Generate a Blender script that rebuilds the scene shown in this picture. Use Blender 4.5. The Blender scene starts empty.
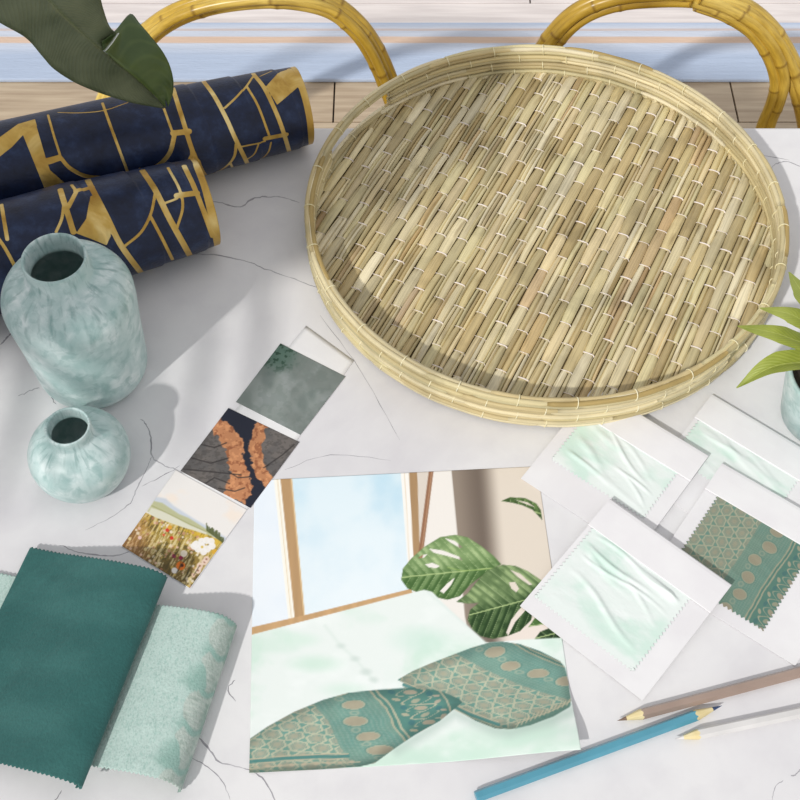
import bpy, bmesh, math, random
import numpy as np
from mathutils import Vector
rnd = random.Random(7)
rs = np.random.RandomState(5)
SC = bpy.context.scene
COL = SC.collection
TZ = 0.75                                  # height of the table top
F, TH, H = 1200.0, math.radians(56.8), 0.782   # lens (px), downward pitch, eye height over the table

# ------------------------------------------------------------------ geometry helpers
def at(px, py, z=0.0):
    """point of height z over the table top seen at a position of the photograph"""
    x = (px-400)/F; y = (400-py)/F
    d = (x, math.cos(TH)+y*math.sin(TH), -math.sin(TH)+y*math.cos(TH))
    t = (z-H)/d[2]
    return Vector((d[0]*t, d[1]*t, z+TZ))
def at_y(px, py, Y):
    x = (px-400)/F; y = (400-py)/F
    d = (x, math.cos(TH)+y*math.sin(TH), -math.sin(TH)+y*math.cos(TH))
    t = Y/d[1]
    return Vector((d[0]*t, Y, H+TZ+d[2]*t))
def proj(P):
    P = np.asarray(P, float)
    q = P-np.array([0, 0, H+TZ])
    d = q[..., 1]*math.cos(TH)-q[..., 2]*math.sin(TH)
    u = q[..., 1]*math.sin(TH)+q[..., 2]*math.cos(TH)
    return 400+F*q[..., 0]/d, 400-F*u/d
def lin(c):
    c = np.asarray(c, float)/255.0
    return np.where(c <= 0.04045, c/12.92, ((c+0.055)/1.055)**2.4)
def rgba(c):
    l = lin(c); return (float(l[0]), float(l[1]), float(l[2]), 1.0)
def smooth(a, b, x):
    t = np.clip((x-a)/(b-a), 0, 1); return t*t*(3-2*t)
def vnoise(x, y, seed=0):
    xi = np.floor(x).astype(np.int64); yi = np.floor(y).astype(np.int64)
    fx = x-xi; fy = y-yi
    fx = fx*fx*(3-2*fx); fy = fy*fy*(3-2*fy)
    def h(i, j):
        n = (i*374761393+j*668265263+seed*974711) & 0x7fffffff
        n = ((n ^ (n >> 13))*1274126177) & 0x7fffffff
        return ((n ^ (n >> 16)) & 0xffff)/65535.0
    return (h(xi, yi)*(1-fx)+h(xi+1, yi)*fx)*(1-fy)+(h(xi, yi+1)*(1-fx)+h(xi+1, yi+1)*fx)*fy
def fbm(x, y, s, seed=0, o=4):
    v = 0; a = 0.5; t = 0
    for k in range(o):
        v = v+a*vnoise(x*s+17.3*k, y*s+9.1*k, seed+k); t += a; a *= .5; s *= 2
    return v/t
def dpoly(px, py, poly):
    """signed distance to a polygon, negative inside"""
    P = np.asarray(poly, float); n = len(P)
    d = np.full(px.shape, 1e18); ins = np.zeros(px.shape, bool)
    for i in range(n):
        ax, ay = P[i]; bx, by = P[(i+1) % n]
        ex, ey = bx-ax, by-ay
        t = np.clip(((px-ax)*ex+(py-ay)*ey)/(ex*ex+ey*ey+1e-12), 0, 1)
        d = np.minimum(d, (px-ax-ex*t)**2+(py-ay-ey*t)**2)
        c = ((ay > py) != (by > py))
        with np.errstate(divide='ignore', invalid='ignore'):
            xx = (bx-ax)*(py-ay)/(by-ay+1e-12)+ax
        ins ^= c & (px < xx)
    d = np.sqrt(d)
    return np.where(ins, -d, d)
def dline(px, py, pts):
    P = np.asarray(pts, float); d = np.full(px.shape, 1e18)
    for i in range(len(P)-1):
        ax, ay = P[i]; bx, by = P[i+1]; ex, ey = bx-ax, by-ay
        t = np.clip(((px-ax)*ex+(py-ay)*ey)/(ex*ex+ey*ey+1e-12), 0, 1)
        d = np.minimum(d, (px-ax-ex*t)**2+(py-ay-ey*t)**2)
    return np.sqrt(d)
class Paint:
    """a small painter: colours kept per mesh point"""
    def __init__(s, x, y, base, aa=.5):
        s.x, s.y, s.aa = x, y, aa
        s.c = np.ones(x.shape+(3,))*np.asarray(base, float)
    def m(s, mask, col):
        mask = np.clip(mask, 0, 1)[..., None]
        s.c = s.c*(1-mask)+np.asarray(col, float)*mask
    def poly(s, pts, col, a=1, soft=None):
        w = soft or s.aa
        s.m(a*smooth(w, -w, dpoly(s.x, s.y, pts)), col)
    def line(s, pts, w, col, a=1, soft=None):
        k = soft or s.aa
        s.m(a*smooth(k, -k, dline(s.x, s.y, pts)-w/2), col)
    def dot(s, cx, cy, r, col, a=1, ry=None, soft=None):
        k = soft or s.aa; ry = ry or r
        d = (np.sqrt(((s.x-cx)/r)**2+((s.y-cy)/ry)**2)-1)*min(r, ry)
        s.m(a*smooth(k, -k, d), col)
def catmull(pts, n):
    P = [Vector(p) for p in pts]; P = [P[0]*2-P[1]]+P+[P[-1]*2-P[-2]]
    out = []
    m = len(P)-3
    for i in range(m):
        a, b, c, d = P[i:i+4]
        for k in range(n):
            t = k/n
            out.append(.5*((2*b)+(c-a)*t+(2*a-5*b+4*c-d)*t*t+(3*b-a-3*c+d)*t**3))
    out.append(P[-2].copy())
    return out
def mesh_obj(name, verts, faces, mats, parent=None, smoothed=True, cols=None, fmat=None, extra=None, uv=None):
    me = bpy.data.meshes.new(name)
    me.from_pydata([tuple(v) for v in verts], [], [tuple(f) for f in faces])
    if not isinstance(mats, (list, tuple)): mats = [mats]
    for m in mats: me.materials.append(m)
    if fmat is not None: me.polygons.foreach_set('material_index', np.asarray(fmat, np.int32))
    if smoothed: me.polygons.foreach_set('use_smooth', np.ones(len(me.polygons), bool))
    if cols is not None:
        a = me.color_attributes.new('paint', 'FLOAT_COLOR', 'POINT')
        c = np.ones((len(me.vertices), 4), np.float32); c[:, :3] = cols
        a.data.foreach_set('color', c.ravel())
    if extra:
        for k, v in extra.items():
            a = me.attributes.new(k, 'FLOAT', 'POINT'); a.data.foreach_set('value', np.asarray(v, np.float32))
    if uv is not None:
        a = me.attributes.new('grain', 'FLOAT_VECTOR', 'POINT')
        g = np.zeros((len(me.vertices), 3), np.float32); g[:, :np.asarray(uv).shape[1]] = uv
        a.data.foreach_set('vector', g.ravel())
    me.update()
    o = bpy.data.objects.new(name, me); COL.objects.link(o)
    if parent is not None:
        o.parent = parent
        o.matrix_parent_inverse = parent.matrix_basis.inverted()
    return o
def grid_faces(n, m, wrap_n=False, wrap_m=False, off=0):
    i = np.arange(n if wrap_n else n-1); j = np.arange(m if wrap_m else m-1)
    I, J = np.meshgrid(i, j, indexing='ij')
    I2 = (I+1) % n; J2 = (J+1) % m
    return (np.stack([I*m+J, I2*m+J, I2*m+J2, I*m+J2], -1).reshape(-1, 4)+off).tolist()
class MB:
    """collects shapes for one mesh"""
    def __init__(s): s.v = []; s.f = []; s.fm = []; s.c = []; s.g = []
    def add(s, vs, fs, mi=0, col=(1, 1, 1), grain=None):
        o = len(s.v); s.v += [tuple(v) for v in vs]; s.f += [tuple(i+o for i in f) for f in fs]
        s.fm += [mi]*len(fs); s.c += [col]*len(vs)
        s.g += list(grain) if grain is not None else [(0, 0, 0)]*len(vs)
    def box(s, c, h, mi=0, X=Vector((1, 0, 0)), Y=Vector((0, 1, 0)), Z=Vector((0, 0, 1)), bev=0, col=(1, 1, 1)):
        c = Vector(c); bm = bmesh.new(); bmesh.ops.create_cube(bm, size=1)
        for v in bm.verts: v.co = Vector((v.co.x*2*h[0], v.co.y*2*h[1], v.co.z*2*h[2]))
        if bev: bmesh.ops.bevel(bm, geom=bm.edges[:], offset=bev, segments=2, profile=.5, affect='EDGES')
        bm.verts.index_update()
        s.add([c+X*v.co.x+Y*v.co.y+Z*v.co.z for v in bm.verts], [[v.index for v in f.verts] for f in bm.faces], mi, col)
        bm.free()
    def tube(s, pts, r, mi=0, seg=8, closed=False, col=(1, 1, 1), caps=True, up=None, flat=1.0, cv=None):
        P = [Vector(p) for p in pts]; n = len(P)
        R = r if hasattr(r, '__len__') else [r]*n
        vs = []; gr = []; N = None; L = 0
        for i in range(n):
            T = (P[(i+1) % n]-P[i-1]) if closed else (P[min(i+1, n-1)]-P[max(i-1, 0)])
            T.normalize()
            if up is not None: N = (Vector(up)-T*Vector(up).dot(T)).normalized()
            elif N is None: N = T.orthogonal().normalized()
            else: N = (N-T*N.dot(T)).normalized()
            B = T.cross(N)
            if i: L += (P[i]-P[i-1]).length
            for k in range(seg):
                a = 2*math.pi*k/seg
                vs.append(P[i]+N*math.cos(a)*R[i]*flat+B*math.sin(a)*R[i]); gr.append((a*.01, L, 0))
        fs = grid_faces(n, seg, closed, True)
        if caps and not closed: fs += [list(range(seg))[::-1], [(n-1)*seg+k for k in range(seg)]]
        s.add(vs, fs, mi, col, gr)
        if cv is not None: s.c[-len(vs):] = [c for c in cv for _ in range(seg)]
    def lathe(s, prof, seg=64, c=(0, 0, 0), mi=0):
        vs = []; gr = []
        L = 0
        for i, (r, z) in enumerate(prof):
            if i: L += math.hypot(r-prof[i-1][0], z-prof[i-1][1])
            for k in range(seg):
                a = 2*math.pi*k/seg
                vs.append((c[0]+r*math.cos(a), c[1]+r*math.sin(a), c[2]+z)); gr.append((math.cos(a), math.sin(a), L))
        s.add(vs, grid_faces(len(prof), seg, False, True), mi, (1, 1, 1), gr)
    def build(s, name, mats, parent=None, smoothed=True):
        return mesh_obj(name, s.v, s.f, mats, parent, smoothed, cols=np.array(s.c), fmat=s.fm, uv=np.array(s.g))
def thing(name, label, cat, loc, group=None):
    o = bpy.data.objects.new(name, None); COL.objects.link(o); o.location = loc
    o.empty_display_size = .02
    o['label'] = label; o['category'] = cat
    if group: o['group'] = group
    return o
def tag(o, label, cat, group=None):
    o['label'] = label; o['category'] = cat
    if group: o['group'] = group
    return o

# ------------------------------------------------------------------ materials
def new_mat(name):
    m = bpy.data.materials.new(name); m.use_nodes = True
    nt = m.node_tree
    return m, nt, nt.nodes['Principled BSDF']
def nd(nt, t, **kw):
    n = nt.nodes.new(t)
    for k, v in kw.items():
        if k.startswith('i_'): n.inputs[k[2:].replace('_', ' ')].default_value = v
        else: setattr(n, k, v)
    return n
def mixc(nt, fac, a, b, mode='MIX'):
    n = nd(nt, 'ShaderNodeMix', data_type='RGBA', blend_type=mode)
    for k, v in ((0, fac), (6, a), (7, b)):
        if hasattr(v, 'is_output'): nt.links.new(v, n.inputs[k])
        else: n.inputs[k].default_value = v
    return n.outputs[2]
def ramp(nt, src, stops):
    n = nd(nt, 'ShaderNodeValToRGB'); nt.links.new(src, n.inputs[0])
    e = n.color_ramp.elements
    while len(e) < len(stops): e.new(.5)
    for i, (p, c) in enumerate(stops):
        e[i].position = p; e[i].color = c if len(c) == 4 else (*c, 1)
    return n.outputs[0]
def noise(nt, scale, detail=3, vec=None, dist=0, rough=.5):
    n = nd(nt, 'ShaderNodeTexNoise'); n.inputs['Scale'].default_value = scale
    n.inputs['Detail'].default_value = detail; n.inputs['Distortion'].default_value = dist
    n.inputs['Roughness'].default_value = rough
    if vec is not None: nt.links.new(vec, n.inputs['Vector'])
    return n.outputs[0]
def objco(nt, sc=(1, 1, 1), attr=None):
    if attr:
        a = nd(nt, 'ShaderNodeAttribute', attribute_name=attr); src = a.outputs['Vector']
    else:
        src = nd(nt, 'ShaderNodeTexCoord').outputs['Object']
    mp = nd(nt, 'ShaderNodeMapping'); mp.inputs['Scale'].default_value = sc
    nt.links.new(src, mp.inputs[0]); return mp.outputs[0]
def bump(nt, h, b, strength=.3, dist=.001):
    n = nd(nt, 'ShaderNodeBump'); n.inputs['Strength'].default_value = strength
    n.inputs['Distance'].default_value = dist
    nt.links.new(h, n.inputs['Height']); nt.links.new(n.outputs[0], b.inputs['Normal'])
BW = lambda v: (v, v, v, 1)
def two_tone(name, c1, c2, scale=20, rough=.5, detail=4, sc=(1, 1, 1), bmp=0, bd=.001, bscale=None, metal=0, spec=.5, lo=.35, hi=.65, attr=None, sheen=0):
    m, nt, b = new_mat(name)
    v = objco(nt, sc, attr)
    f = ramp(nt, noise(nt, scale, detail, v), [(lo, BW(0)), (hi, BW(1))])
    nt.links.new(mixc(nt, f, rgba(c1), rgba(c2)), b.inputs['Base Color'])
    b.inputs['Roughness'].default_value = rough; b.inputs['Metallic'].default_value = metal
    b.inputs['Specular IOR Level'].default_value = spec
    if sheen: b.inputs['Sheen Weight'].default_value = sheen
    if bmp: bump(nt, noise(nt, bscale or scale*4, 3, v), b, bmp, bd)
    return m
def painted(name, rough=.5, bmp=0, bscale=900, bd=.0005, spec=.3, vary=.0, sheen=0, vscale=60):
    """material that shows the printed / dyed / grown colours stored on the mesh"""
    m, nt, b = new_mat(name)
    a = nd(nt, 'ShaderNodeAttribute', attribute_name='paint').outputs['Color']
    if vary:
        f = ramp(nt, noise(nt, vscale, 5, objco(nt)), [(.3, BW(1-vary)), (.7, BW(1+vary*.3))])
        a = mixc(nt, 1.0, a, f, 'MULTIPLY')
    nt.links.new(a, b.inputs['Base Color'])
    b.inputs['Roughness'].default_value = rough; b.inputs['Specular IOR Level'].default_value = spec
    if sheen: b.inputs['Sheen Weight'].default_value = sheen
    if bmp: bump(nt, noise(nt, bscale, 3, objco(nt)), b, bmp, bd)
    return m

# ------------------------------------------------------------------ world, sun, camera
w = bpy.data.worlds.new('daylight'); SC.world = w; w.use_nodes = True
bg = w.node_tree.nodes['Background']
bg.inputs[0].default_value = (0.985, 0.98, 1.0, 1); bg.inputs[1].default_value = 0.66
def add_sun(az, el, strength, angle, color):
    L = bpy.data.lights.new('sun', 'SUN'); L.energy = strength; L.angle = math.radians(angle); L.color = color
    o = bpy.data.objects.new('sun', L); COL.objects.link(o); o.location = (-2, -1, 3)
    d = Vector((math.cos(math.radians(az))*math.cos(math.radians(el)), math.sin(math.radians(az))*math.cos(math.radians(el)), -math.sin(math.radians(el))))
    o.rotation_euler = d.to_track_quat('-Z', 'Y').to_euler()
add_sun(54, 39, 2.35, 1.8, (1, .98, .945))
cam = bpy.data.cameras.new('camera'); co = bpy.data.objects.new('camera', cam); COL.objects.link(co)
cam.sensor_width = 36; cam.lens = F*36/800; cam.clip_start = .02
co.location = (0, 0, H+TZ); co.rotation_euler = (math.pi/2-TH, 0, 0); SC.camera = co
SC.view_settings.view_transform = 'Standard'; SC.view_settings.look = 'None'
SC.view_settings.exposure = 0; SC.view_settings.gamma = 1; SC.view_settings.use_curve_mapping = False

# ------------------------------------------------------------------ floor
def fy(py): return at(400, py, -TZ).y
Y1, Y3 = fy(122), fy(3); PW = (Y3-Y1)/2
m_tan = two_tone('tan_oak', (170, 150, 126), (196, 178, 152), 6, .45, 5, (1, 14, 1), .1)
m_pale = two_tone('overexposed_boards', (214, 205, 202), (236, 228, 224), 5, .5, 5, (1, 14, 1), .1)  # far boards: overexposed light on the wood, put into their colour
m_gap = two_tone('floor_gap', (58, 50, 44), (70, 60, 52), 10, .9)
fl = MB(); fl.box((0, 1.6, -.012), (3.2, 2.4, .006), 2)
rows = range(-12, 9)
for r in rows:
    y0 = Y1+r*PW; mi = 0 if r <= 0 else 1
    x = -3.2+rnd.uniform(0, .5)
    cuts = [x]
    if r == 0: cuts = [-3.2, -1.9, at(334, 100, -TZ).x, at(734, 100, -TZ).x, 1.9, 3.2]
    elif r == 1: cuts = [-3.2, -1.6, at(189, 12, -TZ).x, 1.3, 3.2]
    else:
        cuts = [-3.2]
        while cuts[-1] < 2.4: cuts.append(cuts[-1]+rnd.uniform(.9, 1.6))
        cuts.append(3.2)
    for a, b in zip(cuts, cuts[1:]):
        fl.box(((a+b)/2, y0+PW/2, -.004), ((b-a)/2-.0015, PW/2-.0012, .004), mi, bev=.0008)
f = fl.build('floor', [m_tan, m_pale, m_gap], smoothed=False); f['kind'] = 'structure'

# ------------------------------------------------------------------ rug
m, nt, b = new_mat('rug_weave')
R0, R1 = fy(83), fy(26)
sep = nd(nt, 'ShaderNodeSeparateXYZ'); nt.links.new(nd(nt, 'ShaderNodeTexCoord').outputs['Object'], sep.inputs[0])
wob = nd(nt, 'ShaderNodeMath', operation='MULTIPLY_ADD'); wob.inputs[1].default_value = .004
nt.links.new(noise(nt, 9, 3, objco(nt, (1, 4, 1))), wob.inputs[0]); nt.links.new(sep.outputs['Y'], wob.inputs[2])
mr = nd(nt, 'ShaderNodeMapRange'); mr.inputs['From Min'].default_value = R0; mr.inputs['From Max'].default_value = R1
nt.links.new(wob.outputs[0], mr.inputs['Value'])
blu, lav, ora = rgba((182, 196, 218)), rgba((204, 211, 224)), rgba((218, 192, 172))
e = (R1-R0)
def pos(py): return (fy(py)-R0)/e+.02
st = [(0, blu), (pos(60), blu), (pos(48), lav), (pos(47), ora), (pos(41.5), ora), (pos(40.5), lav), (pos(35.5), lav), (pos(34.5), rgba((206, 188, 180))), (pos(32), lav), (1, blu)]
stripe = ramp(nt, mr.outputs[0], st)
fl_ = ramp(nt, noise(nt, 5, 6, objco(nt, (1, 22, 1)), 0, .65), [(.3, BW(.9)), (.7, BW(1.05))])
nt.links.new(mixc(nt, 1.0, stripe, fl_, 'MULTIPLY'), b.inputs['Base Color'])
b.inputs['Roughness'].default_value = .95; b.inputs['Specular IOR Level'].default_value = .1
bump(nt, noise(nt, 60, 3, objco(nt, (1, 8, 1))), b, .4, .003)
rg = MB(); rg.box((0, (R0+R1)/2, .005), (2.1, (R1-R0)/2, .0045), bev=.003)
tag(rg.build('rug', m, smoothed=False), 'pale blue striped runner rug with orange bands lying on the floor boards', 'rug')

# ------------------------------------------------------------------ table
TY1 = at(400, 127).y
tb = thing('table', 'white marble topped table under the tray, vases and samples', 'table', (0, .42, 0))
m, nt, b = new_mat('white_marble')
v = objco(nt)
c = ramp(nt, noise(nt, 5, 6, v, .6, .6), [(.3, rgba((214, 212, 215))), (.5, rgba((226, 225, 226))), (.7, rgba((232, 231, 231)))])
c = mixc(nt, ramp(nt, noise(nt, 45, 4, v), [(.45, BW(0)), (.8, BW(.35))]), c, rgba((206, 204, 208)))
nt.links.new(c, b.inputs['Base Color'])
b.inputs['Roughness'].default_value = .42; b.inputs['Specular IOR Level'].default_value = .3
m_marble = m
m_vein = two_tone('marble_vein', (138, 136, 142), (186, 184, 188), 60, .5)
tp = MB(); tp.box((0, (TY1-.25)/2, TZ-.015), (.85, (TY1+.25)/2, .015), 0, bev=.003)
veins = [
 [(206, 200, .7), (222, 203, 1.2), (240, 207, 1.3), (252, 199, 1.5), (268, 197, 1.2), (284, 198, .9), (300, 203, .6)],
 [(192, 254, .8), (215, 255, 1.2), (245, 261, .8), (265, 269, .9), (300, 281, .7), (325, 290, .5)],
 [(140, 419, .6), (146, 424, 1), (151, 440, 1.5), (152, 456, 2), (163, 465, 1), (178, 470, .8)],
 [(152, 456, .8), (146, 470, .7), (138, 486, 1), (130, 503, .8), (110, 518, .6), (85, 530, .4)],
 [(180, 466, .6), (160, 477, .7), (142, 486, .6)],
 [(60, 545, .6), (78, 552, 1.1), (105, 556, 1.3), (122, 554, .9), (140, 548, .6), (150, 545, .5)],
 [(0, 345, 1), (8, 337, 1.5), (14, 330, .7)], [(18, 396, .6), (30, 391, 1), (40, 387, .7)], [(42, 383, .6), (50, 394, 1), (56, 405, 1)],
 [(195, 735, 1), (206, 745, 1.8), (220, 762, 1.4), (243, 768, .8), (262, 778, 1.5), (275, 800, 1), (280, 820, .8)],
 [(190, 757, .7), (205, 765, 1), (222, 780, .8), (230, 800, .6)], [(62, 790, .7), (55, 800, .9), (45, 815, .7)],
 [(772, 800, .7), (776, 786, .8), (784, 780, .5)], [(790, 776, .8), (796, 774, 1.2), (802, 768, 1)],
 [(770, 168, .6), (778, 163, .9), (790, 162, .8), (803, 168, .7)], [(20, 590, .5), (60, 600, .6), (120, 640, .5)],
 [(235, 680, 1), (228, 690, 1), (236, 702, .7)], [(700, 110, .5), (716, 140, .7), (745, 152, .6), (790, 160, .5)],
 [(285, 470, .4), (330, 455, .5), (390, 460, .4)], [(320, 315, .4), (360, 370, .6), (400, 440, .4)]]
for vn in veins:
    C = catmull([(p[0], p[1], p[2]) for p in vn], 6)
    vs = []
    for i, p in enumerate(C):
        T = (C[min(i+1, len(C)-1)]-C[max(i-1, 0)]); n = Vector((-T.y, T.x, 0)).normalized()
        q = Vector((p.x+rnd.gauss(0, .35), p.y+rnd.gauss(0, .35), 0))
        ww = max(.2, p.z*.5*rnd.uniform(.6, 1.3))
        if i in (0, len(C)-1): ww = .1
        for sgn in (1, -1):
            k = q+n*ww*sgn; vs.append(at(k.x, k.y, .00006))
    tp.add(vs, [(2*i, 2*i+1, 2*i+3, 2*i+2) for i in range(len(C)-1)], 1)
tp.build('tabletop', [m_marble, m_vein], tb, smoothed=False)
m_leg = two_tone('table_leg_paint', (225, 225, 225), (235, 235, 235), 10, .4)
for sx in (-1, 1):
    for yy in (-.16, TY1-.09):
        l = MB(); l.box((sx*.77, yy, .36), (.03, .03, .36), bev=.004); l.build('leg', m_leg, tb, False)

# ------------------------------------------------------------------ rattan chairs
m, nt, b = new_mat('rattan_cane')
v = objco(nt, (60, 9, 1), 'grain')
c = ramp(nt, noise(nt, 4, 5, objco(nt)), [(.3, rgba((150, 116, 30))), (.5, rgba((204, 168, 62))), (.7, rgba((232, 204, 112)))])
c = mixc(nt, ramp(nt, noise(nt, 3, 4, v), [(.4, BW(0)), (.75, BW(.6))]), c, rgba((126, 92, 22)))
a = nd(nt, 'ShaderNodeAttribute', attribute_name='paint').outputs['Color']
nt.links.new(mixc(nt, 1.0, c, a, 'MULTIPLY'), b.inputs['Base Color']); b.inputs['Roughness'].default_value = .32
m_rattan = m
m_seat = two_tone('woven_cane_seat', (170, 130, 50), (206, 168, 84), 120, .5, 3, (1, 3, 1), .4, .002)
def cane(mb, pts, r, n=14):
    P = catmull(pts, n); N = len(P); R = []; cv = []
    nxt = rnd.randint(8, 20); last = 99
    for i in range(N):
        k = i-nxt
        if k > 2: nxt = i+rnd.randint(16, 30)
        R.append(r*(1.0+(.10 if k == 0 else .04 if abs(k) == 1 else 0)))
        cv.append((.52, .45, .4) if k == 0 else (1, 1, 1))
    mb.tube(P, R, 0, 10, cv=cv)
SH = .20
def hoop_chair(label, hoops, yc, group, legx):
    t = thing('rattan_chair', label, 'chair', (sum(legx)/2, yc, 0), group)
    bk = MB()
    for px, r, dy in hoops:
        pts = [at_y(x, y, yc+dy) for x, y in px]
        cane(bk, pts, r)
    bk.build('backrest', m_rattan, t)
    x0, x1 = legx
    st = MB()
    xm = (x0+x1)/2; hw = (x1-x0)/2
    ring = [(xm+hw*math.cos(a)*.95, yc-.21+.19*math.sin(a), SH) for a in [k*2*math.pi/40 for k in range(40)]]
    st.add([(xm, yc-.21, SH+.010)]+[(p[0], p[1], SH+.004) for p in ring], [(0, i+1, (i+1) % 40+1) for i in range(40)])
    st.build('seat', m_seat, t)
    fr = MB(); fr.tube(ring, .013, 0, 10, True); fr.build('seat_frame', m_rattan, t)
    for lx, ly in ((x0+.04, yc-.36), (x1-.04, yc-.36), (x0+.01, yc-.06), (x1-.01, yc-.06)):
        lg = MB(); cane(lg, [(lx, ly, SH), (lx, ly, .1), (lx*1.0, ly-.005, .006)], .012, 10); lg.build('leg', m_rattan, t)
    return t
YC = 1.35
def shift(pts, k, s):   # a second strand running beside the first
    cx = sum(p[0] for p in pts)/len(pts); cy = max(p[1] for p in pts)
    return [(cx+(x-cx)*s, cy+(y-cy)*s) for x, y in pts]
LH = [(96, 150), (100, 118), (112, 86), (130, 54), (156, 26), (190, 8), (235, -2), (285, -4), (330, 5), (358, 26), (376, 52), (390, 84), (402, 118), (408, 150)]
RH = [(515, 150), (522, 100), (536, 66), (553, 38), (578, 14), (612, 0), (655, -5), (700, -4), (738, 6), (766, 26), (786, 54), (800, 88), (808, 120), (812, 150)]
RI = [(700, -2), (732, 10), (758, 28), (776, 52), (784, 78), (780, 100), (771, 122), (763, 150)]
LX = (at_y(104, 120, YC).x, at_y(402, 120, YC).x); RX = (at_y(522, 120, YC).x, at_y(806, 120, YC).x)
hoop_chair('gold rattan chair with hooped back, on the floor behind the navy rolls',
           [(LH, .0085, 0), (shift(LH, 0, .955), .0085, .004), (shift(LH, 0, .975), .007, -.010), (shift(LH, 0, 1.03), .008, .006)], YC, 'rattan chairs beyond the table', LX)
hoop_chair('gold rattan chair with hooped back and inner cane, on the floor behind the tray',
           [(RH, .0085, 0), (shift(RH, 0, .955), .008, .004), (shift(RH, 0, 1.03), .009, .006), (RI, .0085, -.006), ([(x-9, y+3) for x, y in RI], .008, -.004), ([(x-5, y+9) for x, y in RI], .006, .004)], YC, 'rattan chairs beyond the table', RX)

# ------------------------------------------------------------------ wallpaper rolls
m, nt, b = new_mat('navy_gold_wallpaper')
mask = nd(nt, 'ShaderNodeAttribute', attribute_name='gold').outputs['Fac']
v = objco(nt)
nav = ramp(nt, noise(nt, 55, 5, v, 0, .65), [(.3, rgba((15, 22, 43))), (.52, rgba((25, 37, 66))), (.8, rgba((52, 70, 106)))])
gol = ramp(nt, noise(nt, 38, 4, objco(nt, (1, 1, .4)), .5), [(.3, rgba((164, 122, 50))), (.5, rgba((208, 172, 92))), (.68, rgba((240, 216, 150)))])
hard = ramp(nt, mask, [(.42, BW(0)), (.58, BW(1))])
nt.links.new(mixc(nt, hard, nav, gol), b.inputs['Base Color'])
mm = nd(nt, 'ShaderNodeMath', operation='MULTIPLY'); mm.inputs[1].default_value = .72
nt.links.new(hard, mm.inputs[0]); nt.links.new(mm.outputs[0], b.inputs['Metallic'])
b.inputs['Roughness'].default_value = .4; b.inputs['Specular IOR Level'].default_value = .35
ad = nd(nt, 'ShaderNodeMath', operation='MULTIPLY_ADD'); ad.inputs[1].default_value = .55
nt.links.new(noise(nt, 420, 3, v), ad.inputs[0]); nt.links.new(hard, ad.inputs[2])
bump(nt, ad.outputs[0], b, .6, .0009)
m_roll = m
m_liner = two_tone('paper_backing', (222, 216, 202), (236, 230, 218), 30, .8)
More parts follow.
